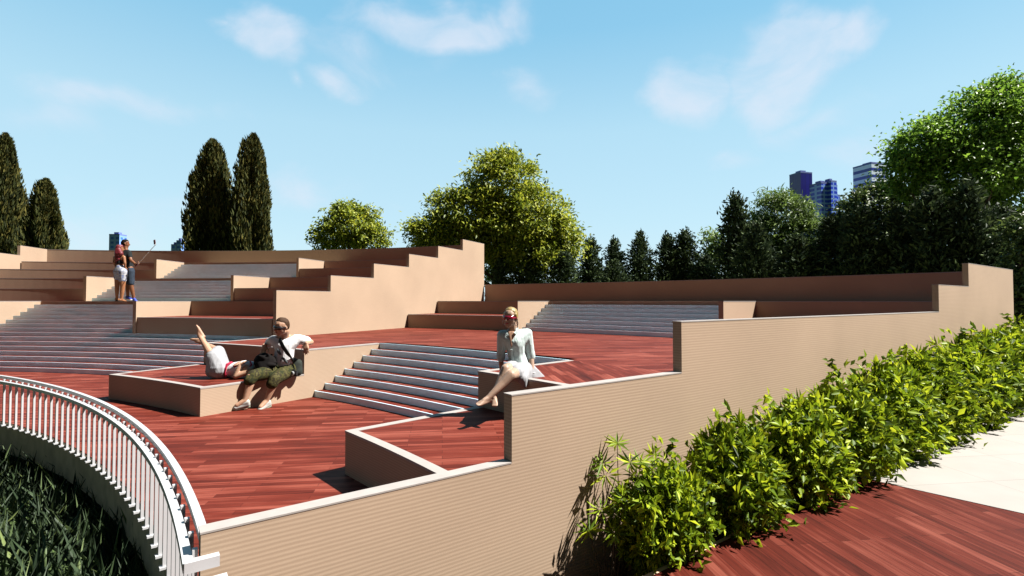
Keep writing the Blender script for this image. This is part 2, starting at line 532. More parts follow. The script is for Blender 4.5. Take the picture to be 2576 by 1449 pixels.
stringer(KR(4), KR(5), AS1, lev(0), lev(8), 'thin pale wall right of the flight behind the standing pair')
stringer(KR(6), KR(7), AS0, lev(8), lev(16), 'thin pale wall left of the highest flight')
stringer(KR(6), KR(7), AS1, lev(8), lev(16), 'thin pale wall right of the highest flight')
t = thing('back_wall', pol(RB, 6, 0), 'dark brown curved top wall behind the left-hand tiers, under the cypress pair', 'wall')
arc_obj('wall_face', [(RB, RB + 0.15, AL - 0.1, AM - 0.35, -0.45, lev(22.4) - 0.02)], M['tan'], t)
arc_obj('coping', [(RB - 0.003, RB + 0.153, AL - 0.1, AM - 0.35, lev(22.4) - 0.02, lev(22.4))], M['coping'], t)

# ------------------------------------------------------------------ stepped radial walls
up = [(KR(2), lev(2.4)), (KR(3), lev(6.4)), (KR(4), lev(10.4)), (KR(5), lev(14.4)), (KR(6), lev(18.4)), (KR(7), lev(22.4))]
radial_wall('stepped_wall', AM, up, RB + 0.02, -0.2, 0.10, 'tall pale pink stepped wall in the middle, with the leafy tree behind', 1)
radial_wall('stepped_wall', AL, [(KR(k), lev(6.4 + 4 * (k - 3))) for k in range(3, 8)], RB + 0.02, -0.45, 0.10, 'pale stepped wall at the left edge in front of the short cypress', 1)
radial_wall('stepped_wall', AF, [(15.38, lev(-9.6)), (16.97, lev(-5.6)), (18.62, lev(-1.6)), (24.93, lev(2.5)), (26.52, lev(6.45))], RB + 0.02, -0.6, 0.082,
            'long tan stepped wall in the foreground with ribbed face and pale coping behind the bushes', 1)

# ------------------------------------------------------------------ railing round the pit
rl = thing('railing', pol(15.3, 35, 0), 'curved white metal railing with twin handrails along the edge of the stage', 'railing')
AR0, AR1 = 8.0, 54.35
arc_obj('handrail', [(15.315, 15.352, AR0, AR1, 0.515, 0.55)], M['white_metal'], rl)
arc_obj('handrail', [(15.382, 15.418, AR0, 53.85, 0.565, 0.60)], M['white_metal'], rl)
nb = 66
for i in range(nb):
    a = AR0 + 0.4 + (AR1 - AR0 - 0.7) * i / (nb - 1)
    w = math.degrees(0.013 / 15.3)
    bm = bmesh.new()
    arc_block(bm, 15.352, 15.372, a - w, a + w, -0.03, 0.57, 9)
    arc_block(bm, 15.335, 15.385, a - w * 1.0, a + w * 2.2, -0.04, -0.025, 9)
    bm_obj('baluster', bm, M['white_metal'], rl)
arc_obj('end_bracket', [(15.318, 15.44, 54.36, 54.50, 0.525, 0.568)], M['white_metal'], rl)
arc_obj('end_bracket', [(15.31, 15.47, 54.36, 54.75, 0.44, 0.475)], M['white_metal'], rl)

# ------------------------------------------------------------------ foliage
def leaves_mesh(name, pos, dirs, length, width, fold=0.25, up=None):
    """one folded diamond leaf per point; dirs = the way each leaf points"""
    n = len(pos)
    d = dirs / (np.linalg.norm(dirs, axis=1, keepdims=True) + 1e-9)
    r = rng.normal(size=(n, 3))
    if up is not None:
        r = r * 0.5 + up
    s = np.cross(d, r); s /= (np.linalg.norm(s, axis=1, keepdims=True) + 1e-9)
    nn = np.cross(s, d)
    L = (length * rng.uniform(0.65, 1.3, n))[:, None]
    W = (width * rng.uniform(0.7, 1.25, n))[:, None]
    b = pos - d * L * 0.5
    t = pos + d * L * 0.5 - nn * L * 0.12
    l = pos - s * W * 0.5 - d * L * 0.06 + nn * W * fold
    q = pos + s * W * 0.5 - d * L * 0.06 + nn * W * fold
    v = np.stack([b, l, t, q], axis=1).reshape(-1, 3)
    idx = np.arange(n) * 4
    f = np.stack([idx, idx + 1, idx + 2, idx, idx + 2, idx + 3], axis=1).reshape(-1)
    me = bpy.data.meshes.new(name)
    me.vertices.add(n * 4); me.vertices.foreach_set('co', v.reshape(-1).astype(np.float32))
    me.loops.add(n * 6); me.loops.foreach_set('vertex_index', f.astype(np.int32))
    me.polygons.add(n * 2)
    me.polygons.foreach_set('loop_start', (np.arange(n * 2) * 3).astype(np.int32))
    me.polygons.foreach_set('loop_total', np.full(n * 2, 3, np.int32))
    me.update(calc_edges=True)
    return me

def unit(n):
    v = rng.normal(size=(n, 3))
    return v / np.linalg.norm(v, axis=1, keepdims=True)

def crown_points(ells, nclump, per, spread, shell=0.9):
    """clumps scattered over the shells of several ellipsoids, leaves scattered in each clump"""
    vol = np.array([e[3] * e[4] + e[4] * e[5] + e[3] * e[5] for e in ells]); vol = vol / vol.sum()
    P, Dr = [], []
    for e, w in zip(ells, vol):
        k = max(3, int(nclump * w))
        u = unit(k)
        rad = rng.uniform(shell - 0.35, shell + 0.12, k)[:, None]
        c = np.array(e[:3]) + u * rad * np.array(e[3:6])
        sp = spread * rng.uniform(0.6, 1.35, k)
        for i in range(k):
            m = int(per * rng.uniform(0.6, 1.4))
            o_ = rng.normal(size=(m, 3)) * sp[i] * np.array([1, 1, 0.7])
            P.append(c[i] + o_)
            Dr.append(u[i] * 0.8 + unit(m) * 0.8 + np.array([0, 0, -0.15]))
    return np.concatenate(P), np.concatenate(Dr)

def tube(bm, pts, radii, seg=7):
    rings = []
    for i, p in enumerate(pts):
        p = Vector(p)
        d = (Vector(pts[min(i + 1, len(pts) - 1)]) - Vector(pts[max(i - 1, 0)])).normalized()
        x = d.orthogonal().normalized(); y = d.cross(x)
        rings.append([bm.verts.new(p + (x * math.cos(2 * math.pi * k / seg) + y * math.sin(2 * math.pi * k / seg)) * radii[i]) for k in range(seg)])
    for a, b in zip(rings, rings[1:]):
        for k in range(seg):
            bm.faces.new((a[k], a[(k + 1) % seg], b[(k + 1) % seg], b[k]))
    bm.faces.new(rings[0][::-1]); bm.faces.new(rings[-1])

LEAF = {}
LEAF['cypress'] = mat_leaf("cypress_foliage", [(0, (0.0135, 0.0180, 0.0067)), (0.55, (0.0394, 0.0473, 0.0112)), (1, (0.1125, 0.0956, 0.0225))], 0.1, 0.7, 0.15)
LEAF['leafy'] = mat_leaf("yellow_green_foliage", [(0, (0.050, 0.082, 0.010)), (0.5, (0.160, 0.205, 0.017)), (1, (0.33, 0.35, 0.035))], 0.35)
LEAF['conifer'] = mat_leaf("dark_conifer_foliage", [(0, (0.0150, 0.0262, 0.0150)), (0.6, (0.0374, 0.0598, 0.0262)), (1, (0.0935, 0.1309, 0.0468))], 0.1, 0.7, 0.12)
LEAF['willow'] = mat_leaf("feathery_green_foliage", [(0, (0.0432, 0.0792, 0.0173)), (0.6, (0.1008, 0.1656, 0.0360)), (1, (0.1872, 0.2736, 0.0720))], 0.25)
LEAF['dark'] = mat_leaf("dark_green_foliage", [(0, (0.0224, 0.0384, 0.0128)), (0.6, (0.0512, 0.0832, 0.0224)), (1, (0.1120, 0.1600, 0.0400))], 0.2)
LEAF['bright'] = mat_leaf("bright_green_foliage", [(0, (0.0427, 0.0924, 0.0142)), (0.5, (0.0924, 0.1918, 0.0199)), (1, (0.1847, 0.3127, 0.0356))], 0.35)
LEAF['bush'] = mat_leaf("lime_bush_foliage", [(0, (0.016, 0.034, 0.003)), (0.4, (0.098, 0.162, 0.007)), (0.75, (0.205, 0.280, 0.012)), (1, (0.36, 0.42, 0.02))], 0.35, 0.5, 0.2)
LEAF['grass'] = mat_leaf("long_grass", [(0, (0.018, 0.032, 0.016)), (0.7, (0.036, 0.060, 0.026)), (0.9, (0.075, 0.110, 0.040)), (1, (0.15, 0.19, 0.055))], 0.2, 0.6)

def foliage(name, pts, dirs, length, width, mat, parent, up=None):
    me = leaves_mesh(name, pts, dirs, length, width, up=up)
    return link_mesh(name, me, mat, parent)

def trunk(parent, h, r, limbs=()):
    bm = bmesh.new()
    tube(bm, [(0, 0, -0.1), (0.02, 0.01, h * 0.35), (-0.03, 0.03, h * 0.7), (0, 0, h)], [r * 1.25, r, r * 0.8, r * 0.35])
    for a, z0, ln, el in limbs:
        a = R_(a)
        p0 = Vector((0, 0, z0)); d = Vector((math.cos(a) * math.cos(R_(el)), math.sin(a) * math.cos(R_(el)), math.sin(R_(el))))
        tube(bm, [p0, p0 + d * ln * 0.5, p0 + d * ln + Vector((0, 0, ln * 0.12))], [r * 0.5, r * 0.35, r * 0.12], 6)
    return bm_obj('trunk', bm, M['bark'], parent)

def ground_at(xd, D):
    p = at(xd, 757, D)
    return Vector((p.x, D, GZ))
def z_of(yd, D):
    return at(1288, yd, D).z

# --- cypresses: dense upright columns of scale-like sprays, narrowing to ragged tips
def cypress(h, w, label, loc, lean=0.0, group='cypress trees behind the left-hand tiers'):
    t = thing('cypress_tree', (0, 0, 0), label, 'tree', group)
    trunk(t, h * 0.8, 0.16)
    n = 20000
    wob = 4 + int(lean * 2) % 3
    zz = rng.uniform(0.02, 1.0, n) ** 0.92
    prof = np.interp(zz, [0, 0.1, 0.35, 0.6, 0.8, 0.92, 0.975, 1.0], [0.74, 0.92, 1.0, 0.86, 0.60, 0.36, 0.2, 0.03])
    th = rng.uniform(0, 2 * math.pi, n)
    # vertical ridges: several leaders twist up the column, each a bulge of its own
    lead = 0.78 + 0.19 * np.cos(wob * th + 4 * zz + lean * 3) + 0.10 * np.cos((wob + 4) * th - 9 * zz + lean) + 0.09 * np.sin(27 * zz + 3 * th)
    rr = prof * lead * w * np.where(rng.uniform(size=n) < 0.75, rng.uniform(0.86, 1.05, n), rng.uniform(0.3, 0.9, n))
    pos = np.stack([rr * np.cos(th) + lean * 0.12 * zz, rr * np.sin(th), zz * h], axis=1)
    d = np.stack([np.cos(th) * 0.35, np.sin(th) * 0.35, np.ones(n)], axis=1) + rng.normal(size=(n, 3)) * 0.22
    # ragged leader tips standing off the surface
    k = 1700
    z2 = rng.uniform(0.1, 0.97, k); t2 = rng.uniform(0, 2 * math.pi, k)
    p2 = np.interp(z2, [0, 0.1, 0.35, 0.6, 0.8, 0.92, 0.975, 1.0], [0.74, 0.92, 1.0, 0.86, 0.60, 0.36, 0.2, 0.03]) * w * (0.80 + 0.17 * np.cos(wob * t2 + 4 * z2 + lean * 3) + 0.10 * np.cos((wob + 4) * t2 - 9 * z2 + lean))
    pp = np.stack([p2 * 1.12 * np.cos(t2), p2 * 1.12 * np.sin(t2), z2 * h + 0.16], axis=1)
    d2 = np.stack([np.cos(t2) * 0.25, np.sin(t2) * 0.25, np.ones(k)], axis=1)
    foliage('crown', np.concatenate([pos, pp]), np.concatenate([d, d2]), 0.34, 0.105, LEAF['cypress'], t)
    t.location = loc
    return t
def place_cypress(xc, ytop, half, D, label, lean=0.0):
    g = ground_at(xc, D)
    cypress(z_of(ytop, D) - g.z, half * D / 1288.0 * 1.02, label, g, lean)
place_cypress(2, 340, 48, 27.5, 'tall dark cypress cut off by the left edge of the picture', 0.3)
place_cypress(103, 455, 50, 26.5, 'short broad dark cypress at the far left, beside a taller one', 1.1)
place_cypress(530, 354, 68, 28.5, 'left one of the tall cypress pair above the top wall', 0.0)
place_cypress(622, 340, 56, 28.0, 'right one of the tall cypress pair, with the pointed taller tip', 2.0)

# --- broadleaf trees
def leafy_tree(name, g, ells, nclump, per, spread, leaf, mat, th, tr, limbs, label, group=None, tip=None):
    t = thing(name, (0, 0, 0), label, 'tree', group)
    trunk(t, th, tr, limbs)
    p, d = crown_points(ells, nclump, per, spread)
    if tip is not None:
        p = np.concatenate([p, tip[0]]); d = np.concatenate([d, tip[1]])
    foliage('crown', p, d, leaf[0], leaf[1], mat, t, up=np.array([0.25, -0.15, 0.9]))
    t.location = g
    return t
def ellipsoid(xc, yc, rx, ry, D, g, depth=None, off=0.0):
    """crown lobe in metres about the tree's base, from where it stands in the photo"""
    k = D / 1288.0
    return ((xc * k + (0 - 1288) * k) - g.x, off, z_of(yc, D) - g.z, rx * k, (depth or (rx + ry) / 2) * k, ry * k)

D = 27.0; g = ground_at(1250, D)
E = [ellipsoid(1262, 470, 95, 88, D, g), ellipsoid(1180, 545, 110, 75, D, g, off=-0.4), ellipsoid(1330, 560, 115, 85, D, g, off=-0.5),
     ellipsoid(1105, 590, 74, 50, D, g, off=-0.6), ellipsoid(1402, 605, 66, 64, D, g), ellipsoid(1340, 640, 105, 60, D, g, off=-0.8), ellipsoid(1130, 625, 90, 45, D, g, off=-0.5), ellipsoid(1255, 600, 130, 70, D, g, off=0.6), ellipsoid(1262, 410, 42, 36, D, g)]
leafy_tree('broadleaf_tree', g, E, 1350, 42, 0.25, (0.25, 0.10), LEAF['leafy'], 8.0, 0.26, [(200, 3.0, 3.0, 40), (-20, 3.4, 3.2, 38), (90, 3.8, 2.5, 45), (260, 4.2, 2.6, 50), (160, 2.6, 2.8, 30)],
           'large yellow-green leafy tree with the highest crown in the middle of the picture')
D = 27.5; g = ground_at(878, D)
E = [ellipsoid(880, 568, 78, 56, D, g), ellipsoid(830, 600, 52, 40, D, g), ellipsoid(930, 600, 52, 40, D, g), ellipsoid(868, 535, 48, 30, D, g)]
leafy_tree('broadleaf_tree', g, E, 330, 30, 0.18, (0.20, 0.10), LEAF['leafy'], 5.2, 0.16, [(190, 2.5, 1.6, 40), (10, 2.8, 1.6, 40), (100, 3, 1.4, 45)],
           'small round leafy tree between the cypress pair and the large yellow-green tree')
D = 30.0; g = ground_at(1228, D)
E = [ellipsoid(1232, 672, 34, 42, D, g), ellipsoid(1215, 640, 22, 25, D, g)]
leafy_tree('young_tree', g, E, 70, 24, 0.16, (0.2, 0.09), LEAF['willow'], 2.2, 0.06, [], 'small light green tree seen beneath the large leafy tree, right of the tall stepped wall')
D = 27.0; g = ground_at(1800, D)
E = [ellipsoid(1800, 620, 32, 48, D, g), ellipsoid(1788, 650, 26, 40, D, g)]
leafy_tree('young_tree', g, E, 75, 24, 0.2, (0.22, 0.09), LEAF['willow'], 3.6, 0.07, [], 'slim light green tree left of the tallest pointed conifer')
D = 24.5; g = ground_at(1968, D)
E = [ellipsoid(1968, 545, 76, 58, D, g), ellipsoid(1930, 595, 58, 62, D, g), ellipsoid(2030, 590, 52, 58, D, g), ellipsoid(1958, 505, 48, 26, D, g), ellipsoid(1975, 650, 90, 60, D, g)]
leafy_tree('feathery_tree', g, E, 420, 40, 0.22, (0.24, 0.055), LEAF['willow'], 6.0, 0.15, [(190, 2.5, 2, 40), (10, 2.8, 2, 40)],
           'rounded feathery green tree just left of the dark and stepped skyscrapers')
D = 23.0; g = ground_at(2215, D)
E = [ellipsoid(2205, 530, 88, 62, D, g), ellipsoid(2150, 570, 55, 55, D, g), ellipsoid(2280, 540, 62, 66, D, g), ellipsoid(2200, 620, 100, 70, D, g), ellipsoid(2225, 480, 46, 26, D, g)]
leafy_tree('broadleaf_tree', g, E, 430, 34, 0.22, (0.20, 0.10), LEAF['dark'], 6.0, 0.18, [(190, 2.5, 2, 40), (10, 2.8, 2, 40)],
           'dark round-leaved tree below the banded white skyscraper')
D = 20.0; g = ground_at(2452, D)
E = [ellipsoid(2490, 330, 110, 110, D, g), ellipsoid(2340, 370, 82, 72, D, g), ellipsoid(2300, 440, 60, 58, D, g), ellipsoid(2420, 440, 105, 95, D, g, off=-0.5), ellipsoid(2560, 300, 80, 90, D, g), ellipsoid(2540, 480, 90, 110, D, g), ellipsoid(2530, 240, 48, 40, D, g)]
leafy_tree('broadleaf_tree', g, E, 900, 46, 0.25, (0.175, 0.095), LEAF['bright'], 8.5, 0.28, [(185, 4, 3.2, 35), (170, 5, 2.6, 40), (0, 5, 2.5, 40), (250, 4.5, 2.2, 45), (90, 4, 2, 50)],
           'tall bright green leafy tree filling the right edge of the picture')
D = 14.8; g = ground_at(2572, D)
E = [ellipsoid(2590, 690, 46, 80, D, g), ellipsoid(2572, 760, 34, 60, D, g), ellipsoid(2610, 590, 60, 70, D, g)]
leafy_tree('broadleaf_tree', g, E, 190, 36, 0.17, (0.15, 0.08), LEAF['dark'], 3.4, 0.10, [(180, 1.5, 1, 40)], 'dark leafy tree at the right edge, beyond the end of the long stepped wall')

# --- conifers: whorls of drooping branches with needle sprays
def conifer(h, w, seed, label='', group='dark conifers behind the long back wall'):
    r2 = np.random.default_rng(seed)
    t = thing('conifer', (0, 0, 0), label, 'tree', group)
    trunk(t, h * 0.93, 0.10)
    P, Dd = [], []
    nw = int(17 + h)
    for i in range(nw):
        f = (i + 0.5) / nw
        z = h * (0.06 + 0.92 * f)
        rad = w * (1.0 - f ** 1.9) ** 0.85 * r2.uniform(0.72, 1.15) + 0.06
        nbr = int(9 + 5 * (1 - f))
        a0 = r2.uniform(0, 6.28)
        for j in range(nbr):
            a = a0 + 6.283 * j / nbr + r2.normal() * 0.15
            ln = rad * r2.uniform(0.7, 1.15)
            m = int(10 + 26 * ln)
            u = r2.uniform(0.12, 1.0, m)
            dr = np.array([math.cos(a), math.sin(a), 0.0])
            tilt = 0.25 + 0.5 * f
            p = dr * (u * ln)[:, None] + np.array([0, 0, z]) + np.stack([np.zeros(m), np.zeros(m), (u ** 2) * ln * tilt * 0.6], axis=1)
            p += r2.normal(size=(m, 3)) * np.array([0.13, 0.13, 0.10])
            P.append(p + r2.normal(size=3) * 0.07)
            Dd.append(dr * 0.9 + np.array([0, 0, 0.55]) + r2.normal(size=(m, 3)) * 0.45)
    P = np.concatenate(P); Dd = np.concatenate(Dd)
    foliage('crown', P, Dd, 0.26, 0.09, LEAF['conifer'], t)
    return t
protos = [conifer(6.0, 1.5, 3), conifer(6.0, 1.25, 11), conifer(6.0, 1.9, 23)]
CON = [  # x of the tip, y of the tip, half width at the foot, distance, prototype, label
    (1486, 597, 50, 28, 0, 'dark conifer directly right of the large yellow-green tree'),
    (1546, 600, 40, 28.5, 1, 'slim dark conifer second to the right of the large yellow-green tree'),
    (1610, 584, 56, 28, 2, 'broad dark conifer third to the right of the large yellow-green tree'),
    (1681, 589, 46, 28, 1, 'slim-tipped dark conifer, left one of a close pair near the slim light green tree'),
    (1723, 577, 56, 28, 0, 'dark conifer, right one of a close pair near the slim light green tree'),
    (1330, 632, 70, 25.5, 2, 'low dark conifer under the right half of the large yellow-green tree'),
    (1420, 630, 62, 25.5, 0, 'low dark conifer under the right end of the large yellow-green crown'),
    (1262, 650, 44, 25.5, 1, 'low dark conifer under the middle of the large leafy tree'),
    (1855, 484, 66, 24, 0, 'tallest pointed dark conifer, left of the rounded feathery tree'),
    (1905, 560, 70, 22, 2, 'dark conifer in front of the left side of the feathery tree'),
    (2010, 590, 85, 21, 2, 'broad dark conifer in front of the right side of the feathery tree'),
    (2092, 545, 66, 21, 1, 'dark conifer right of the feathery tree, below the stepped skyscraper'),
    (2165, 520, 80, 19.5, 0, 'dark conifer in front of the round-leaved dark tree, left of its middle'),
    (2262, 525, 90, 19, 2, 'dark conifer in front of the round-leaved dark tree, right of its middle'),
    (2350, 470, 95, 18, 0, 'tall dark conifer below the left part of the bright green tree'),
    (2440, 455, 100, 17.5, 2, 'tall broad dark conifer above the high end of the long stepped wall'),
    (2520, 520, 90, 17.5, 1, 'dark conifer behind the very end of the long stepped wall'),
    (1775, 640, 60, 26, 0, 'short dark conifer in front of the slim light green tree'),
    (1545, 655, 60, 26.5, 2, 'short dark conifer low in the row, between two taller dark conifers'),
]
used = set()
for x, y, hw, D, k, lab in CON:
    o = protos[k] if k not in used else copy_tree(protos[k])
    used.add(k)
    g = ground_at(x, D)
    sz = (z_of(y, D) - g.z) / 6.0
    sx = hw * D / 1288.0 / (1.5, 1.25, 1.9)[k] * 1.15
    o.location = g
    o.scale = (sx, sx, sz)
    o.rotation_euler = (0, 0, random.uniform(0, 6.28))
    o['label'] = lab

# --- bushes along the front wall: mounds of pointed leaves and leaf fans
def bush(seed, label):
    r2 = np.random.default_rng(seed)
    t = thing('bush', (0, 0, 0), label, 'bush', 'bushes along the foot of the front wall')
    bm = bmesh.new()
    for i in range(9):
        a = r2.uniform(0, 6.28); q = r2.uniform(0.12, 0.34); hh = r2.uniform(0.45, 0.85)
        tube(bm, [(0.05 * math.cos(a), 0.05 * math.sin(a), -0.05), (q * 0.6 * math.cos(a), q * 0.6 * math.sin(a), hh * 0.5), (q * math.cos(a), q * math.sin(a), hh)], [0.012, 0.009, 0.004], 5)
    bm_obj('stem', bm, M['bark'], t)
    P, Dd, Pf, Df = [], [], [], []
    nsp = 520
    for i in range(nsp):
        u = unit(1)[0]
        u[2] = abs(u[2]) if r2.uniform() < 0.72 else u[2] * 0.6
        rad = r2.uniform(0.6, 1.12) * (1 + 0.16 * math.sin(5 * u[0] + seed) * math.cos(4 * u[2] + seed))
        c = np.array([u[0] * 0.50 * rad, u[1] * 0.385 * rad, 0.46 + u[2] * (0.60 if u[2] > 0 else 0.44) * rad])
        out = np.array([u[0], u[1], u[2] * 0.8 + 0.15])
        if r2.uniform() < (0.40 if rad > 1.0 else 0.16):      # a fan of narrow leaflets
            m = 9
            ang = np.linspace(-1.9, 1.9, m)
            a1 = np.cross(out, r2.normal(size=3)); a1 /= np.linalg.norm(a1)
            on = out / np.linalg.norm(out)
            dv = on[None] * np.cos(ang)[:, None] + a1[None] * np.sin(ang)[:, None]
            Pf.append(c + dv * 0.06); Df.append(dv)
        else:
            m = int(r2.integers(6, 13))
            st = out + r2.normal(size=3) * 0.5
            st /= np.linalg.norm(st)
            u2 = np.linspace(-0.09, 0.13, m)
            P.append(c + st[None] * u2[:, None] + r2.normal(size=(m, 3)) * 0.022)
            Dd.append(st[None] * 0.8 + r2.normal(size=(m, 3)) * 0.55)
    P = np.concatenate(P); Dd = np.concatenate(Dd)
    P[:, 2] = np.maximum(P[:, 2], 0.02)
    Pf = np.concatenate(Pf); Df = np.concatenate(Df)
    foliage('leaf_fans', Pf, Df, 0.120, 0.032, LEAF['bush'], t)
    foliage('foliage', P, Dd, 0.092, 0.044, LEAF['bush'], t, up=np.array([0.5, -0.5, 0.8]))
    return t
bp_ = [bush(5, ''), bush(17, ''), bush(29, '')]
BS = [(2.55, 0.40, 0.62), (3.3, 0.42, 0.76), (4.2, 0.44, 0.84), (5.15, 0.45, 0.93), (6.15, 0.46, 0.99), (7.25, 0.46, 1.08), (8.35, 0.48, 1.12), (9.5, 0.48, 1.18), (10.7, 0.5, 1.22), (11.9, 0.5, 1.25), (13.1, 0.5, 1.25), (14.4, 0.5, 1.3)]
ORD = ['first', 'second', 'third', 'fourth', 'fifth', 'sixth', 'seventh', 'eighth', 'ninth', 'tenth', 'eleventh', 'twelfth']
for i, (s, off, sc) in enumerate(BS):
    o = bp_[i] if i < 3 else copy_tree(bp_[i % 3])
    p = wpt(s, off - 0.04)
    o.location = (p[0], p[1], -0.31)
    o.scale = (sc, sc, (0.84 * sc + 0.31) / 1.06)
    o.rotation_euler = (0, 0, R_(90 - AF) + (math.pi if i % 2 else 0) + random.uniform(-0.3, 0.3))
    if i == 0: o['label'] = 'lime green bush nearest the viewer, lowest and leftmost of the row along the wall'
    elif i == len(BS) - 1: o['label'] = 'lime green bush at the far end of the row, by the right edge'
    else: o['label'] = ORD[i] + ' lime green bush from the near end of the row along the tan wall'

def fan_plant(loc, specs, label):
    t = thing('fan_leaf_plant', (0, 0, 0), label, 'plant', 'fan-leaved plants at the near end of the bushes')
    bm = bmesh.new()
    P, Dd, = [], []
    for (dx, dy, h, r) in specs:
        h += 0.29
        tube(bm, [(dx * 0.2, dy * 0.2, -0.03), (dx * 0.55, dy * 0.55, h * 0.55), (dx, dy, h)], [0.006, 0.004, 0.0025], 5)
        nrm = Vector((dx * 1.2, dy * 1.2 - 0.25, 0.55)).normalized()
        x = nrm.orthogonal().normalized(); y = nrm.cross(x)
        m = 11
        for k in range(m):
            a = 6.283 * k / m
            d = x * math.cos(a) + y * math.sin(a) + nrm * 0.15
            P.append(Vector((dx, dy, h)) + d * r * 0.55); Dd.append(d)
    bm_obj('stem', bm, M['bark'], t)
    foliage('leaves', np.array(P), np.array(Dd), 0.11, 0.020, LEAF['bush'], t)
    t.location = loc
    return t
p = wpt(2.42, 0.10)
fan_plant((p[0], p[1], -0.31), [(-0.02, 0.0, 0.66, 0.09), (0.06, -0.03, 0.54, 0.10), (-0.13, -0.05, 0.54, 0.10), (-0.11, -0.07, 0.47, 0.12), (0.10, -0.02, 0.44, 0.10), (0.02, -0.05, 0.34, 0.11), (-0.07, -0.1, 0.24, 0.09), (0.15, 0.05, 0.52, 0.1)],
          'tall sparse plant with fan-shaped leaves casting streaky shadows on the tan wall')
p = wpt(2.2, 0.20)
fan_plant((p[0], p[1], -0.31), [(-0.05, 0.0, 0.30, 0.11), (0.08, -0.04, 0.36, 0.10), (0.14, 0.03, 0.22, 0.10), (-0.12, 0.02, 0.16, 0.1), (0.02, -0.1, 0.2, 0.09)],
          'low plant with fan-shaped leaves below the tall sparse one, at the bottom edge')

# --- long grass in the pit
n = 9000
aa = rng.uniform(16, 53.5, n); rr = 15.95 - 3.6 * rng.uniform(0, 1, n) ** 1.4
px = C0.x + rr * np.sin(np.radians(aa)); py = C0.y + rr * np.cos(np.radians(aa))
clump = 0.5 + 0.5 * np.sin(px * 3.1 + 1.3 * np.sin(py * 2.2)) * np.cos(py * 2.7)
hh = rng.uniform(0.16, 0.42, n) * (0.5 + 0.9 * clump)
pos = np.stack([px, py, -0.62 + hh * 0.48], axis=1)
dr = np.stack([rng.normal(size=n) * 0.5, rng.normal(size=n) * 0.5, np.ones(n)], axis=1)
me = leaves_mesh('grass', pos, dr, 0.46, 0.0085)
o = link_mesh('grass', me, LEAF['grass'])
o['kind'] = 'stuff'
tag(o, 'long dark grass growing in the pit below the curved railing', 'grass')

# ------------------------------------------------------------------ skyline
def facade(name, wall, glass, floor_h, bay_w, win=0.55):
    m, nt, b = new_mat(name)
    L = nt.links
    g = N(nt, "ShaderNodeNewGeometry")
    sx = N(nt, "ShaderNodeSeparateXYZ"); L.new(g.outputs["Position"], sx.inputs[0])
    cb = N(nt, "ShaderNodeCombineXYZ")
    ad = N(nt, "ShaderNodeMath", operation='ADD'); L.new(sx.outputs["X"], ad.inputs[0]); L.new(sx.outputs["Y"], ad.inputs[1])
    L.new(ad.outputs[0], cb.inputs["X"]); L.new(sx.outputs["Z"], cb.inputs["Y"])
    br = N(nt, "ShaderNodeTexBrick"); br.offset = 0.0
    br.inputs["Color1"].default_value = (*glass, 1)
    br.inputs["Color2"].default_value = (*[c * 1.5 for c in glass], 1)
    br.inputs["Mortar"].default_value = (*wall, 1)
    br.inputs["Scale"].default_value = 1.0
    br.inputs["Mortar Size"].default_value = floor_h * (1 - win) / 2
    br.inputs["Brick Width"].default_value = bay_w
    br.inputs["Row Height"].default_value = floor_h
    L.new(cb.outputs[0], br.inputs["Vector"])
    L.new(br.outputs["Color"], b.inputs["Base Color"])
    b.inputs["Roughness"].default_value = 0.3
    return m
F = {}
F['dark'] = facade("dark_ribbed_facade", (0.014, 0.014, 0.16), (0.006, 0.006, 0.11), 4000, 2.6, 0.9999)
F['white'] = facade("white_banded_facade", (0.55, 0.64, 0.76), (0.03, 0.05, 0.26), 8.0, 4000, 0.42)
F['blue'] = facade("blue_glass_facade", (0.17, 0.29, 0.64), (0.012, 0.035, 0.38), 5.0, 9.0, 0.6)
F['small'] = facade("pale_blue_facade", (0.15, 0.26, 0.52), (0.025, 0.08, 0.34), 6.0, 7.0, 0.5)
FRAME = plain("tower_frame", (0.10, 0.13, 0.32), 0.5, 0.3, 0.05, 0.05)
def tower(blocks, D, mat, label, rot=0.0, name='skyscraper', fins=False):
    k = D / 1288.0
    x0 = min(b_[0] for b_ in blocks); x1 = max(b_[1] for b_ in blocks)
    base = Vector((((x0 + x1) / 2 - 1288) * k, D, 0))
    t = thing(name, base, label, 'skyscraper')
    bm = bmesh.new(); rf = bmesh.new(); wb = bmesh.new()
    for (xa, xb, yt, dep, dy) in blocks:
        w = (xb - xa) * k; h = z_of(yt, D)
        rt = Matrix.Rotation(rot, 3, 'Z')
        c = Vector((((xa + xb) / 2 - 1288) * k, D + dy * k, h / 2))
        box(bm, c, (w, dep * k, h), rt)
        box(rf, c + Vector((0, 0, h / 2 + 0.8)), (w * 1.01, dep * k * 1.01, 1.6), rt)
        box(rf, c + Vector((0, 0, h / 2 + 3.0)), (w * 0.45, dep * k * 0.45, 3.0), rt)
    bm_obj('facade', bm, mat, t)
    bm_obj('roof', rf, FRAME, t)
    wb.free()
    return t
tower([(2001, 2036, 440, 36, 0)], 620, F['dark'], 'dark blue ribbed skyscraper, leftmost of the group on the right', 0.25)
tower([(2052, 2082, 466, 34, 0), (2076, 2094, 462, 30, -6), (2092, 2103, 470, 26, 4), (2100, 2112, 494, 24, 6)], 600, F['blue'], 'pale blue skyscraper with stepped side, in the middle of the group on the right', 0.3)
tower([(2030, 2051, 500, 26, 0)], 640, F['small'], 'low pale blue tower squeezed between the dark and the stepped skyscrapers', 0.1)
tower([(2168, 2222, 420, 50, 0)], 610, F['white'], 'white skyscraper with dark horizontal window bands, rightmost of the group', 0.28)
tower([(281, 307, 593, 24, 0)], 700, F['small'], 'pale blue gridded tower block behind the heads of the standing pair', 0.0)
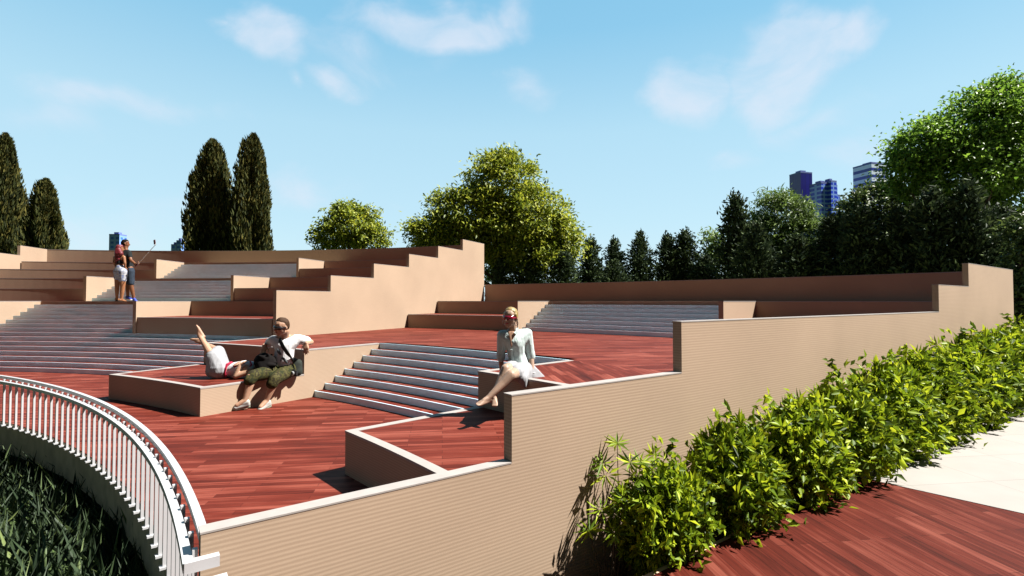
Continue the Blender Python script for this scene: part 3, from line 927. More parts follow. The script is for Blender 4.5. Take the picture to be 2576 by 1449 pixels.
tower([(446, 458, 608, 14, 0), (433, 447, 618, 14, 0)], 700, F['small'], 'tiny blue tower block peeping out left of the cypress pair', 0.0)

# ------------------------------------------------------------------ people
def hull_into(bm, spheres, seg=10, ring=7):
    vs = []
    for p, r in spheres:
        p = Vector(p)
        rr = r if isinstance(r, (tuple, list)) else (r, r, r)
        for i in range(ring + 1):
            th = math.pi * i / ring
            for j in range(seg if 0 < i < ring else 1):
                ph = 2 * math.pi * j / seg
                vs.append(bm.verts.new(p + Vector((rr[0] * math.sin(th) * math.cos(ph), rr[1] * math.sin(th) * math.sin(ph), rr[2] * math.cos(th)))))
    res = bmesh.ops.convex_hull(bm, input=vs, use_existing_faces=False)
    junk = [e for e in res['geom_interior'] if isinstance(e, bmesh.types.BMVert)] + [e for e in res['geom_unused'] if isinstance(e, bmesh.types.BMVert)]
    junk = list({v for v in junk if v.is_valid and not v.link_faces})
    if junk:
        bmesh.ops.delete(bm, geom=junk, context='VERTS')

def fuse(name, prims, mat, parent, voxel=0.012, smooth=6, factor=0.5):
    """grow one continuous skin round a set of tapered limbs"""
    bm = bmesh.new()
    for sp in prims:
        b2 = bmesh.new()
        hull_into(b2, sp)
        me2 = bpy.data.meshes.new("tmp"); b2.to_mesh(me2); b2.free()
        bm.from_mesh(me2); bpy.data.meshes.remove(me2)
    me = bpy.data.meshes.new(name); bm.to_mesh(me); bm.free()
    o = bpy.data.objects.new(name, me); COL.objects.link(o)
    md = o.modifiers.new("r", 'REMESH'); md.mode = 'VOXEL'; md.voxel_size = voxel; md.use_smooth_shade = True
    if smooth:
        sm = o.modifiers.new("s", 'SMOOTH'); sm.factor = factor; sm.iterations = smooth
    dg = bpy.context.evaluated_depsgraph_get()
    dg.update()
    me3 = bpy.data.meshes.new_from_object(o.evaluated_get(dg))
    bpy.data.objects.remove(o)
    bpy.data.meshes.remove(me)
    me3.name = name
    return link_mesh(name, me3, mat, parent, True)

def frame(fwd, up):
    f = Vector(fwd).normalized(); u = Vector(up)
    r = f.cross(u).normalized(); u = r.cross(f)
    return r, f, u          # right hand side of the person, forward, up

def head_prims(c, fwd, up, H):
    r, f, u = frame(fwd, up)
    q = lambda x, y, z: Vector(c) + (r * x + f * y + u * z) * H
    P = [[(q(0, -0.07, 0.14), 0.335 * H), (q(0, 0.08, 0.16), 0.31 * H)],
         [(q(0, 0.15, 0.14), 0.235 * H), (q(0.15, 0.16, -0.08), 0.14 * H), (q(-0.15, 0.16, -0.08), 0.14 * H), (q(0.045, 0.23, -0.38), 0.085 * H), (q(-0.045, 0.23, -0.38), 0.085 * H), (q(0.17, -0.02, -0.22), 0.10 * H), (q(-0.17, -0.02, -0.22), 0.10 * H)],
         [(q(0, 0.36, 0.06), 0.035 * H), (q(0, 0.46, -0.10), 0.05 * H), (q(0, 0.36, -0.13), 0.06 * H)],
         [(q(0, 0.33, -0.24), 0.05 * H), (q(0.06, 0.30, -0.24), 0.04 * H), (q(-0.06, 0.30, -0.24), 0.04 * H)]]
    for s in (-1, 1):
        P.append([(q(0.33 * s, -0.02, 0.05), 0.045 * H), (q(0.345 * s, -0.06, 0.0), 0.06 * H), (q(0.32 * s, -0.01, -0.1), 0.035 * H)])
    return P, q

def hand_prims(w, direction, palm, thumb, L, curl=(0.35, 0.45), spread=0.16):
    """palm, four fingers of unequal length with two bends each, and a thumb from the side of the palm"""
    d = Vector(direction).normalized(); n = Vector(palm); n = (n - d * n.dot(d)).normalized()
    s = Vector(thumb); s = (s - d * s.dot(d) - n * s.dot(n)).normalized()
    w = Vector(w)
    P = [[(w, 0.13 * L), (w + d * 0.44 * L + s * 0.16 * L, 0.085 * L), (w + d * 0.42 * L - s * 0.17 * L, 0.08 * L), (w + d * 0.1 * L + s * 0.12 * L, 0.10 * L)]]
    for k, (off, ln) in enumerate(((0.18, 0.46), (0.06, 0.52), (-0.06, 0.48), (-0.18, 0.38))):
        b = w + d * 0.44 * L + s * off * L
        dd = (d + s * (off * spread * 3)).normalized()
        d1 = (dd * math.cos(curl[0]) + n * math.sin(curl[0])).normalized()
        d2 = (dd * math.cos(curl[0] + curl[1]) + n * math.sin(curl[0] + curl[1])).normalized()
        m = b + d1 * ln * 0.52 * L
        e = m + d2 * ln * 0.48 * L
        r0 = 0.052 * L
        P.append([(b, r0), (m, r0 * 0.92)]); P.append([(m, r0 * 0.92), (e, r0 * 0.72)])
    tb = w + d * 0.12 * L + s * 0.15 * L
    t1 = tb + (d * 0.6 + s * 0.75 + n * 0.25).normalized() * 0.24 * L
    t2 = t1 + (d * 0.9 + s * 0.3 + n * 0.35).normalized() * 0.22 * L
    P.append([(tb, 0.075 * L), (t1, 0.06 * L)]); P.append([(t1, 0.06 * L), (t2, 0.045 * L)])
    return P

def foot_prims(a, toe, up, L, w=0.17):
    """bare foot from the ankle towards the toes with five toes"""
    a = Vector(a); d = (Vector(toe) - a); d.normalize(); u = Vector(up); s = d.cross(u).normalized(); u = s.cross(d)
    heel = a - d * 0.18 * L - u * 0.16 * L
    ball = a + d * 0.58 * L - u * 0.22 * L
    P = [[(a, 0.15 * L), (heel, 0.13 * L), (a + d * 0.3 * L - u * 0.08 * L, 0.12 * L)],
         [(a + d * 0.25 * L - u * 0.1 * L, 0.13 * L), (ball + s * 0.1 * L, 0.085 * L), (ball - s * 0.1 * L, 0.08 * L), (heel, 0.11 * L)]]
    for k in range(5):
        o_ = (k - 2) * 0.068 * L
        b = ball + s * o_
        P.append([(b, 0.05 * L), (b + d * (0.2 - 0.02 * abs(k - 1)) * L, 0.04 * L)])
    return P

def shoe_prims(a, d, up, L):
    a = Vector(a); d = Vector(d).normalized(); u = Vector(up); s = d.cross(u).normalized(); u = s.cross(d)
    q = lambda x, y, z: a + (d * x + s * y + u * z) * L
    upper = [[(q(-0.12, 0, -0.02), 0.17 * L), (q(-0.16, 0, -0.22), 0.15 * L), (q(0.12, 0, -0.05), 0.16 * L)],
             [(q(-0.1, 0, -0.2), 0.16 * L), (q(0.2, 0, -0.12), 0.15 * L), (q(0.55, 0.05, -0.25), 0.13 * L), (q(0.55, -0.06, -0.25), 0.13 * L)]]
    sole = [[(q(-0.2, 0.03, -0.36), 0.09 * L), (q(-0.2, -0.03, -0.36), 0.09 * L), (q(0.2, 0, -0.36), 0.11 * L), (q(0.58, 0.09, -0.35), 0.085 * L), (q(0.58, -0.09, -0.35), 0.085 * L), (q(0.68, 0, -0.34), 0.07 * L)]]
    return upper, sole

def skin(name, col):
    m = plain(name, col, 0.5, 0.3, 0.10, 22)
    b = m.node_tree.nodes.get("Principled BSDF")
    b.inputs["Subsurface Weight"].default_value = 0.12
    b.inputs["Subsurface Radius"].default_value = (0.02, 0.008, 0.005)
    return m
def cloth(name, col, var=0.12, scale=30):
    m, nt, b = new_mat(name)
    L = nt.links
    g = N(nt, "ShaderNodeNewGeometry")
    no = N(nt, "ShaderNodeTexNoise"); no.inputs["Scale"].default_value = scale; no.inputs["Detail"].default_value = 3; no.inputs["Distortion"].default_value = 1.2
    mp = N(nt, "ShaderNodeMapping"); mp.inputs["Scale"].default_value = (1, 1, 0.35); mp.inputs["Rotation"].default_value = (0.4, 0.5, 0.2)
    L.new(g.outputs["Position"], mp.inputs["Vector"]); L.new(mp.outputs[0], no.inputs["Vector"])
    rp = ramp(nt, [(0.3, [c * (1 - var) for c in col]), (0.7, [min(1, c * (1 + var * 0.5)) for c in col])])
    L.new(no.outputs["Fac"], rp.inputs["Fac"]); L.new(rp.outputs["Color"], b.inputs["Base Color"])
    b.inputs["Roughness"].default_value = 0.85; b.inputs["Specular IOR Level"].default_value = 0.15
    bp = N(nt, "ShaderNodeBump"); bp.inputs["Strength"].default_value = 0.6; bp.inputs["Distance"].default_value = 0.012
    L.new(no.outputs["Fac"], bp.inputs["Height"]); L.new(bp.outputs["Normal"], b.inputs["Normal"])
    return m
def patches(name, stops, scale, detail=2):
    m, nt, b = new_mat(name)
    g = N(nt, "ShaderNodeNewGeometry"); no = N(nt, "ShaderNodeTexNoise")
    no.inputs["Scale"].default_value = scale; no.inputs["Detail"].default_value = detail
    nt.links.new(g.outputs["Position"], no.inputs["Vector"])
    rp = ramp(nt, stops); rp.color_ramp.interpolation = 'CONSTANT'
    nt.links.new(no.outputs["Fac"], rp.inputs["Fac"]); nt.links.new(rp.outputs["Color"], b.inputs["Base Color"])
    b.inputs["Roughness"].default_value = 0.85; b.inputs["Specular IOR Level"].default_value = 0.15
    return m
S = {}
S['fair'] = skin("fair_skin", (0.30, 0.175, 0.115))
S['pale'] = skin("pale_skin", (0.277, 0.185, 0.134))
S['tanned'] = skin("tanned_skin", (0.197, 0.085, 0.040))
S['brown'] = skin("brown_skin", (0.131, 0.052, 0.024))
S['white_tee'] = cloth("white_jersey", (0.50, 0.50, 0.51))
S['white_skirt'] = cloth("white_cotton", (0.225, 0.228, 0.24), 0.16, 16)
S['shirt'] = cloth("pale_mint_linen", (0.372, 0.439, 0.432), 0.14, 24)
S['camo'] = patches("camouflage_cotton", [(0, (0.014, 0.016, 0.005)), (0.44, (0.036, 0.034, 0.009)), (0.53, (0.018, 0.015, 0.006)), (0.6, (0.050, 0.045, 0.015))], 10)
S['black'] = plain("black_hair", (0.006, 0.005, 0.005), 0.9, 0.08, 0.3, 60)
S['brown_hair'] = plain("short_brown_hair", (0.034, 0.015, 0.006), 0.75, 0.2, 0.35, 80, bump=0.5)
S['blonde'] = plain("blonde_hair", (0.189, 0.130, 0.045), 0.5, 0.35, 0.35, 50, bump=0.5)
S['red_hair'] = plain("dark_red_hair", (0.098, 0.009, 0.013), 0.5, 0.35, 0.5, 40, bump=0.5)
S['glass_dark'] = plain("black_glasses", (0.012, 0.010, 0.012), 0.12, 0.6, 0.05, 5)
S['glass_red'] = plain("red_glasses", (0.16, 0.008, 0.022), 0.12, 0.6, 0.05, 5)
S['lips'] = plain("lips", (0.252, 0.063, 0.056), 0.5, 0.3, 0.05, 5)
S['strap'] = plain("dark_webbing", (0.020, 0.024, 0.022), 0.8, 0.2, 0.2, 40)
S['bag'] = plain("dark_green_canvas", (0.022, 0.026, 0.022), 0.85, 0.15, 0.3, 30)
S['red_trim'] = plain("red_trim", (0.293, 0.014, 0.039), 0.8, 0.2, 0.05, 20)
S['shoe'] = plain("white_canvas_shoe", (0.295, 0.295, 0.276), 0.8, 0.2, 0.06, 30)
S['sole'] = plain("grey_green_sole", (0.176, 0.189, 0.143), 0.8, 0.2, 0.1, 60)
S['print'] = plain("dark_shirt_print", (0.06, 0.07, 0.075), 0.8, 0.2, 0.2, 40)
S['denim'] = patches("bleached_denim", [(0, (0.12, 0.15, 0.28)), (0.42, (0.24, 0.25, 0.29)), (0.56, (0.31, 0.32, 0.33))], 22)
S['charcoal'] = plain("charcoal_jersey", (0.012, 0.014, 0.015), 0.9, 0.1, 0.2, 20)
S['navy'] = plain("navy_cotton", (0.020, 0.028, 0.042), 0.9, 0.1, 0.25, 20)
S['blue_shoe'] = plain("blue_trainer", (0.025, 0.042, 0.224), 0.7, 0.3, 0.2, 30)
S['steel'] = plain("grey_metal_rod", (0.336, 0.336, 0.336), 0.35, 0.5, 0.05, 10, metal=0.6)
S['phone'] = plain("dark_red_phone_case", (0.10, 0.008, 0.014), 0.4, 0.4, 0.1, 10)
S['camera'] = plain("black_camera_body", (0.012, 0.012, 0.013), 0.4, 0.4, 0.2, 30)
S['lens'] = plain("lens_glass", (0.05, 0.055, 0.07), 0.08, 0.8, 0.05, 5)

def limb(*pr): return [[(pr[i][0], pr[i][1]), (pr[i + 1][0], pr[i + 1][1])] for i in range(len(pr) - 1)]
def band(name, pts, w, th, mat, parent, nrm):
    """a flat strap along a line of points"""
    bm = bmesh.new(); nrm = Vector(nrm).normalized()
    rows = []
    for i, p in enumerate(pts):
        d = (Vector(pts[min(i + 1, len(pts) - 1)]) - Vector(pts[max(i - 1, 0)])).normalized()
        s = d.cross(nrm).normalized(); n2 = s.cross(d)
        p = Vector(p)
        rows.append([bm.verts.new(p + s * w / 2 + n2 * th / 2), bm.verts.new(p - s * w / 2 + n2 * th / 2), bm.verts.new(p - s * w / 2 - n2 * th / 2), bm.verts.new(p + s * w / 2 - n2 * th / 2)])
    for a, b in zip(rows, rows[1:]):
        for k in range(4): bm.faces.new((a[k], a[(k + 1) % 4], b[(k + 1) % 4], b[k]))
    bm.faces.new(rows[0][::-1]); bm.faces.new(rows[-1])
    return bm_obj(name, bm, mat, parent)

def shades(q, H, mat, parent, hgt=0.11):
    """wrap-round sunglasses: one curved lens bar and two temples"""
    pts = []
    for k in range(-5, 6):
        a = k * 0.27
        pts.append(q(0.30 * math.sin(a), 0.10 + 0.29 * math.cos(a), 0.02))
    pts = [q(-0.345, -0.05, 0.05)] + pts + [q(0.345, -0.05, 0.05)]
    bm = bmesh.new()
    cc = q(0, 0, 0.02); up = (q(0, 0, 1) - q(0, 0, 0)).normalized()
    rows = []
    for i, p in enumerate(pts):
        hh = H * (hgt if 1 < i < len(pts) - 2 else 0.035)
        o_ = (p - cc); o_ = (o_ - up * o_.dot(up)).normalized() * 0.03 * H
        rows.append([bm.verts.new(p + up * hh + o_ * 1.2), bm.verts.new(p + up * hh - o_), bm.verts.new(p - up * hh * 0.9 - o_), bm.verts.new(p - up * hh * 0.9 + o_)])
    for a, b in zip(rows, rows[1:]):
        for k in range(4): bm.faces.new((a[k], a[(k + 1) % 4], b[(k + 1) % 4], b[k]))
    bm.faces.new(rows[0][::-1]); bm.faces.new(rows[-1])
    return bm_obj('sunglasses', bm, mat, parent, True)

# ---- seated man
def m5(x, y, D): return at((700 + x / 3.369) / 1.4907, (1150 + y / 3.369) / 1.4907, D)
man = thing('person', m5(1230, 860, 8.2), 'seated man in white printed t-shirt, camouflage shorts and black sunglasses, arms spread behind him', 'person')
DM = 8.2
hc = m5(1200, 262, 8.02); H = 0.285
hp, hq = head_prims(hc, (-0.52, -0.85, -0.10), (0.05, -0.1, 1), H)
neck = m5(1228, 392, 8.14)
shL, shR = m5(1098, 425, 8.14), m5(1408, 410, 8.22)      # viewer's left / right
elL, elR = m5(1010, 478, 8.36), m5(1570, 448, 8.40)
wrL, wrR = m5(978, 492, 8.12), m5(1512, 462, 8.16)
hipL, hipR = m5(1150, 800, 8.12), m5(1290, 800, 8.18)
knL, knR = m5(808, 885, 7.62), m5(1095, 925, 7.74)
anL, anR = m5(735, 1185, 7.56), m5(1008, 1190, 7.72)
chest, belly = m5(1245, 500, 8.16), m5(1225, 680, 8.16)
body = hp + limb((hc + Vector((0.03, 0.05, -0.06)), 0.068), (neck, 0.075))
body += [[(shL, 0.06), (shR, 0.06), (neck, 0.07), (chest, 0.13)], [(chest, 0.135), (belly, 0.13)], [(belly, 0.125), (hipL, 0.105), (hipR, 0.105)]]
body += limb((shL, 0.062), (elL, 0.045), (wrL, 0.032)) + limb((shR, 0.062), (elR, 0.045), (wrR, 0.032))
body += limb((hipL, 0.105), (knL, 0.062), (knL * 0.65 + anL * 0.35 + Vector((0.01, 0.02, 0)), 0.060), (anL, 0.038)) + limb((hipR, 0.105), (knR, 0.062), (knR * 0.65 + anR * 0.35 + Vector((0.01, 0.02, 0)), 0.060), (anR, 0.038))
body += hand_prims(wrL, (-0.03, -0.25, -1), (0.1, 1, -0.2), (1, 0, 0), 0.20, (0.15, 0.3))
body += hand_prims(wrR, (0.06, -0.25, -1), (0.0, 1, -0.2), (-1, 0, 0), 0.20, (0.12, 0.25))
fL, fR = Vector((-0.85, -0.55, -0.12)), Vector((-0.45, -0.85, -0.25))
body += [[(anL, 0.04), (anL + fL * 0.1 + Vector((0, 0, -0.05)), 0.035)], [(anR, 0.04), (anR + fR * 0.1 + Vector((0, 0, -0.05)), 0.035)]]
fuse('body', body, S['fair'], man, 0.0085, 5)
# hair: short, on crown, back and sides
hair = [[(hq(0, -0.09, 0.20), 0.345 * H), (hq(0, 0.03, 0.30), 0.275 * H)], [(hq(0, -0.14, 0.10), 0.32 * H), (hq(0, -0.17, -0.08), 0.24 * H)]]
fuse('hair', hair, S['brown_hair'], man, 0.010, 3)
fuse('lips', [[(hq(-0.07, 0.345, -0.24), 0.022 * H), (hq(0, 0.385, -0.24), 0.026 * H), (hq(0.07, 0.345, -0.24), 0.022 * H)]], S['lips'], man, 0.004, 1)
shades(hq, H, S['glass_dark'], man, 0.10)
tee = [[(shL + Vector((0, 0, 0.0)), 0.075), (shR, 0.075), (neck + Vector((0, 0.01, -0.045)), 0.085), (chest, 0.15)], [(chest, 0.152), (belly, 0.148)], [(belly, 0.146), (m5(1225, 760, 8.17), 0.15)]]
tee += [[(shL, 0.078), (shL * 0.45 + elL * 0.55, 0.075)], [(shR, 0.078), (shR * 0.35 + elR * 0.65, 0.078)]]
fuse('t_shirt', tee, S['white_tee'], man, 0.011, 5)
pr = fuse('shirt_print', [[(m5(1150, 555, 7.995), (0.014, 0.012, 0.035)), (m5(1185, 600, 7.99), (0.02, 0.012, 0.018))], [(m5(1215, 650, 7.99), (0.028, 0.012, 0.014)), (m5(1262, 700, 8.0), (0.018, 0.012, 0.026))], [(m5(1190, 680, 7.995), (0.010, 0.012, 0.020))]], S['print'], man, 0.006, 1)
sh = [[(hipL, 0.12), (hipR, 0.125), (belly + Vector((0, 0, -0.09)), 0.13)], [(hipL, 0.122), (knL * 0.92 + hipL * 0.08, 0.092)], [(hipR, 0.122), (knR * 0.94 + hipR * 0.06, 0.094)]]
sh += [[(knL * 0.92 + hipL * 0.08, 0.092), (knL * 0.84 + anL * 0.16, 0.085)], [(knR * 0.94 + hipR * 0.06, 0.094), (knR * 0.82 + anR * 0.18, 0.086)]]
fuse('shorts', sh, S['camo'], man, 0.011, 4)
for a, f in ((anL, fL), (anR, fR)):
    u_, s_ = shoe_prims(a + Vector((0, 0, -0.02)), f, (-0.1, -0.35, 0.9), 0.235)
    sh_ = fuse('shoe', u_, S['shoe'], man, 0.009, 4)
    fuse('sole', s_, S['sole'], sh_, 0.008, 3)
bag = thing('shoulder_bag', m5(1360, 860, 8.2), 'dark canvas shoulder bag on a wide strap at the seated man\'s side', 'bag')
fuse('bag_body', [[(m5(1335, 700, 8.27), 0.075), (m5(1405, 715, 8.27), 0.07), (m5(1340, 815, 8.24), 0.085), (m5(1405, 820, 8.26), 0.075)]], S['bag'], bag, 0.012, 3)
band('strap', [m5(1160, 380, 8.13), m5(1180, 430, 8.02), m5(1220, 510, 7.985), m5(1275, 590, 7.99), m5(1325, 655, 8.06), m5(1345, 700, 8.2)], 0.062, 0.008, S['strap'], bag, (-0.3, -1, 0.1))
cm = thing('camera', m5(1350, 860, 8.08), 'small black camera with a round lens resting beside the dark bag', 'camera')
cpos = m5(1350, 838, 8.09); crot = Matrix.Rotation(R_(-8), 3, 'Z')
bm = bmesh.new(); box(bm, cpos, (0.12, 0.05, 0.075), crot); box(bm, cpos + Vector((0.0, 0, 0.046)), (0.045, 0.04, 0.022), crot)
bmesh.ops.bevel(bm, geom=list(bm.edges), offset=0.006, segments=2, affect='EDGES')
bm_obj('camera_body', bm, S['camera'], cm)
bm = bmesh.new()
tube(bm, [cpos + crot @ Vector((0, -0.02, 0)), cpos + crot @ Vector((0, -0.06, 0))], [0.034, 0.032], 16)
lb = bm_obj('lens_barrel', bm, S['steel'], cm)
bm = bmesh.new(); tube(bm, [cpos + crot @ Vector((0, -0.058, 0)), cpos + crot @ Vector((0, -0.0625, 0))], [0.023, 0.022], 16)
bm_obj('lens_glass', bm, S['lens'], lb)

# ---- lying woman, head on his lap, legs raised and crossed
lw = thing('person', m5(500, 870, 8.1), 'woman in white skirt lying on her back with bare crossed legs raised', 'person')
hc2 = m5(985, 745, 7.99); H2 = 0.25
hp2, hq2 = head_prims(hc2, (0.25, -0.25, 0.92), (0.93, 0.15, -0.1), H2)
pel = m5(420, 800, 8.08); chest2 = m5(735, 775, 8.07); neck2 = m5(868, 760, 8.06)
sA, sB = m5(815, 805, 7.95), m5(850, 735, 8.2)            # near / far shoulder
eA, wA = m5(615, 880, 7.86), m5(672, 735, 7.90)
eB, wB = m5(760, 735, 8.27), m5(705, 700, 8.06)
hA, hB = m5(400, 790, 8.0), m5(430, 780, 8.16)
kA, kB = m5(315, 610, 7.98), m5(395, 560, 8.14)
aA, aB = m5(165, 370, 8.12), m5(180, 450, 8.22)
b2 = hp2 + limb((hc2, 0.06), (neck2, 0.052), (chest2, 0.09))
b2 += [[(sA, 0.05), (sB, 0.05), (chest2, 0.105)], [(chest2, 0.105), (m5(560, 795, 8.08), 0.09)], [(m5(560, 795, 8.08), 0.09), (hA, 0.105), (hB, 0.105)]]
b2 += limb((sA, 0.05), (eA, 0.038), (wA, 0.026)) + limb((sB, 0.05), (eB, 0.038), (wB, 0.026))
b2 += limb((hA, 0.10), (kA, 0.058), (kA * 0.62 + aA * 0.38, 0.050), (aA, 0.030)) + limb((hB, 0.10), (kB, 0.058), (kB * 0.62 + aB * 0.38, 0.050), (aB, 0.030))
b2 += hand_prims(wA, (0.6, 0.4, 0.5), (0.4, 0.2, -1), (0, 0.6, 0.5), 0.165, (0.25, 0.4))
b2 += hand_prims(wB, (-0.35, -0.7, -0.1), (0, 0, -1), (-0.6, 0.4, 0), 0.165, (0.2, 0.3))
b2 += foot_prims(aA, m5(105, 285, 8.12), (-0.5, -0.3, -0.55), 0.23)
b2 += foot_prims(aB, m5(70, 455, 8.22), (-0.1, -0.3, -1), 0.23)
fuse('body', b2, S['fair'], lw, 0.0085, 4)
hairs = [[(hq2(0, -0.14, 0.16), 0.36 * H2), (hq2(0, 0.04, 0.27), 0.30 * H2)],
         [(m5(960, 690, 8.02), 0.13), (m5(1060, 700, 7.98), 0.10), (m5(1000, 800, 7.93), 0.12)], [(m5(1040, 690, 7.98), 0.085), (m5(1110, 650, 8.02), 0.04)], [(m5(930, 800, 7.92), 0.07), (m5(1010, 860, 7.86), 0.06)], [(m5(985, 650, 8.02), 0.085), (m5(935, 660, 8.02), 0.06)]]
r9 = np.random.default_rng(4)
for k in range(34):
    p0 = m5(1000 + r9.normal() * 45, 735 + r9.normal() * 45, 7.98 + r9.normal() * 0.03)
    dv = Vector((r9.normal() * 0.8, -0.25 + r9.normal() * 0.3, r9.normal() * 0.7)).normalized()
    hairs.append([(p0, 0.045), (p0 + dv * r9.uniform(0.07, 0.125) , 0.012)])
fuse('hair', hairs, S['black'], lw, 0.010, 1)
top = [[(m5(545, 800, 8.08), 0.108), (chest2, 0.122), (m5(800, 765, 8.07), 0.10)], [(m5(545, 800, 8.08), 0.108), (m5(480, 800, 8.08), 0.115)]]
tp = fuse('tank_top', top, S['white_tee'], lw, 0.010, 4)
band('trim', [m5(800, 690, 8.05), m5(820, 730, 7.985), m5(785, 780, 7.93), m5(760, 825, 7.925)], 0.022, 0.012, S['red_trim'], tp, (0.2, -1, 0.4))
fuse('badge', [[(m5(625, 752, 7.975), (0.05, 0.012, 0.045))]], S['red_trim'], tp, 0.006, 1)
sk = [[(hA, 0.155), (hB, 0.15), (pel + Vector((0.02, 0, -0.02)), 0.155)], [(hA, 0.15), (hB, 0.145), (kA * 0.85 + hA * 0.15, 0.105), (kB * 0.95 + hB * 0.05, 0.10)], [(m5(310, 820, 8.0), 0.085), (m5(420, 830, 8.0), 0.09), (m5(350, 640, 8.02), 0.10)]]
skt = fuse('skirt', sk, S['white_skirt'], lw, 0.012, 3)
band('belt', [m5(575, 700, 8.06), m5(515, 725, 7.985), m5(487, 780, 7.94), m5(478, 830, 7.935), m5(490, 880, 7.97)], 0.045, 0.014, S['red_trim'], lw, (-0.3, -1, 0.3))

# ---- seated woman on the right
def m6(x, y, D): return at((1750 + x / 3.369) / 1.4907, (1120 + y / 3.369) / 1.4907, D)
sw = thing('person', m6(660, 960, 5.5), 'blonde woman in pale mint shirt sitting on a block edge, bare feet crossed', 'person')
hc3 = m6(552, 243, 5.42); H3 = 0.215
hp3, hq3 = head_prims(hc3, (-0.45, -0.88, -0.04), (0.06, -0.02, 1), H3)
neck3 = m6(590, 425, 5.47)
s3L, s3R = m6(445, 462, 5.44), m6(768, 440, 5.50)
e3L, e3R = m6(432, 735, 5.50), m6(812, 725, 5.52)
w3L, w3R = m6(440, 900, 5.58), m6(832, 945, 5.44)
ch3, be3 = m6(610, 560, 5.46), m6(640, 780, 5.50)
h3L, h3R = m6(590, 895, 5.46), m6(700, 905, 5.50)
k3L, k3R = m6(492, 890, 5.10), m6(560, 965, 5.04)
a3L, a3R = m6(345, 1205, 4.99), m6(270, 1255, 4.93)
b3 = hp3 + limb((hc3 + Vector((0.02, 0.03, -0.05)), 0.046), (neck3, 0.044))
b3 += [[(s3L, 0.042), (s3R, 0.042), (neck3, 0.045), (ch3, 0.09)], [(ch3, 0.095), (be3, 0.08)], [(be3, 0.08), (h3L, 0.095), (h3R, 0.095)]]
b3 += limb((s3L, 0.042), (e3L, 0.034), (w3L, 0.023)) + limb((s3R, 0.042), (e3R, 0.034), (w3R, 0.023))
b3 += limb((h3L, 0.088), (k3L, 0.050), (k3L * 0.64 + a3L * 0.36 + Vector((0.008, 0.012, 0)), 0.046), (a3L, 0.026))
b3 += limb((h3R, 0.088), (k3R, 0.050), (k3R * 0.64 + a3R * 0.36 + Vector((0.008, 0.012, 0)), 0.046), (a3R, 0.026))
b3 += hand_prims(w3R, (-0.2, -0.35, -0.8), (0.0, 1, -0.45), (-1, 0, 0), 0.135, (0.2, 0.3))
b3 += hand_prims(w3L, (0.15, 0.1, -1), (0, 1, 0), (1, 0, 0), 0.135, (0.25, 0.4))
b3 += foot_prims(a3R, m6(190, 1275, 4.88), (-0.25, -0.45, 0.8), 0.175)
b3 += foot_prims(a3L, m6(345, 1310, 4.88), (-0.15, -0.5, 0.7), 0.175)
fuse('body', b3, S['pale'], sw, 0.0065, 5)
h3 = [[(hq3(0, -0.08, 0.19), 0.355 * H3), (hq3(0, 0.02, 0.27), 0.285 * H3)], [(hq3(0, -0.15, 0.08), 0.335 * H3), (hq3(0, -0.20, -0.14), 0.23 * H3)],
      [(hq3(0.27, 0.02, 0.18), 0.12 * H3), (hq3(0.31, -0.1, -0.05), 0.10 * H3), (hq3(0.26, -0.17, -0.28), 0.08 * H3)], [(hq3(-0.27, 0.05, 0.18), 0.11 * H3), (hq3(-0.3, -0.1, -0.02), 0.09 * H3)], [(hq3(0.12, 0.14, 0.37), 0.10 * H3), (hq3(-0.22, 0.06, 0.32), 0.10 * H3)], [(hq3(0.14, 0.20, 0.34), 0.07 * H3), (hq3(0.29, 0.10, 0.16), 0.07 * H3)]]
fuse('hair', h3, S['blonde'], sw, 0.008, 2)
fuse('lips', [[(hq3(-0.07, 0.345, -0.24), 0.022 * H3), (hq3(0, 0.385, -0.24), 0.028 * H3), (hq3(0.07, 0.345, -0.24), 0.022 * H3)]], S['red_trim'], sw, 0.003, 1)
shades(hq3, H3, S['glass_red'], sw, 0.115)
for s_ in (-1, 1):
    bm = bmesh.new()
    c_ = hq3(0.345 * s_, -0.02, -0.24)
    ring = [c_ + Vector((0.018 * math.sin(a_), 0.004 * s_, 0.026 * math.cos(a_))) for a_ in np.linspace(0, 6.283, 15)]
    tube(bm, ring, [0.0022] * 15, 5)
    bm_obj('earring', bm, S['steel'], sw)
shirt = [[(s3L, 0.055), (s3R, 0.055), (neck3 + Vector((0.005, 0.03, -0.045)), 0.052), (ch3, 0.105)], [(ch3, 0.108), (m6(630, 700, 5.49), 0.094)], [(m6(630, 700, 5.49), 0.094), (m6(655, 850, 5.50), 0.118)]]
cuffs = []
for s0, e0 in ((s3L, e3L), (s3R, e3R)):
    shirt.append([(s0, 0.054), (e0, 0.045)])
    cuffs.append([(s0 * 0.12 + e0 * 0.88, 0.050), (e0 + (e0 - s0) * 0.03, 0.049)])
sht = fuse('shirt', shirt + cuffs, S['shirt'], sw, 0.009, 3)
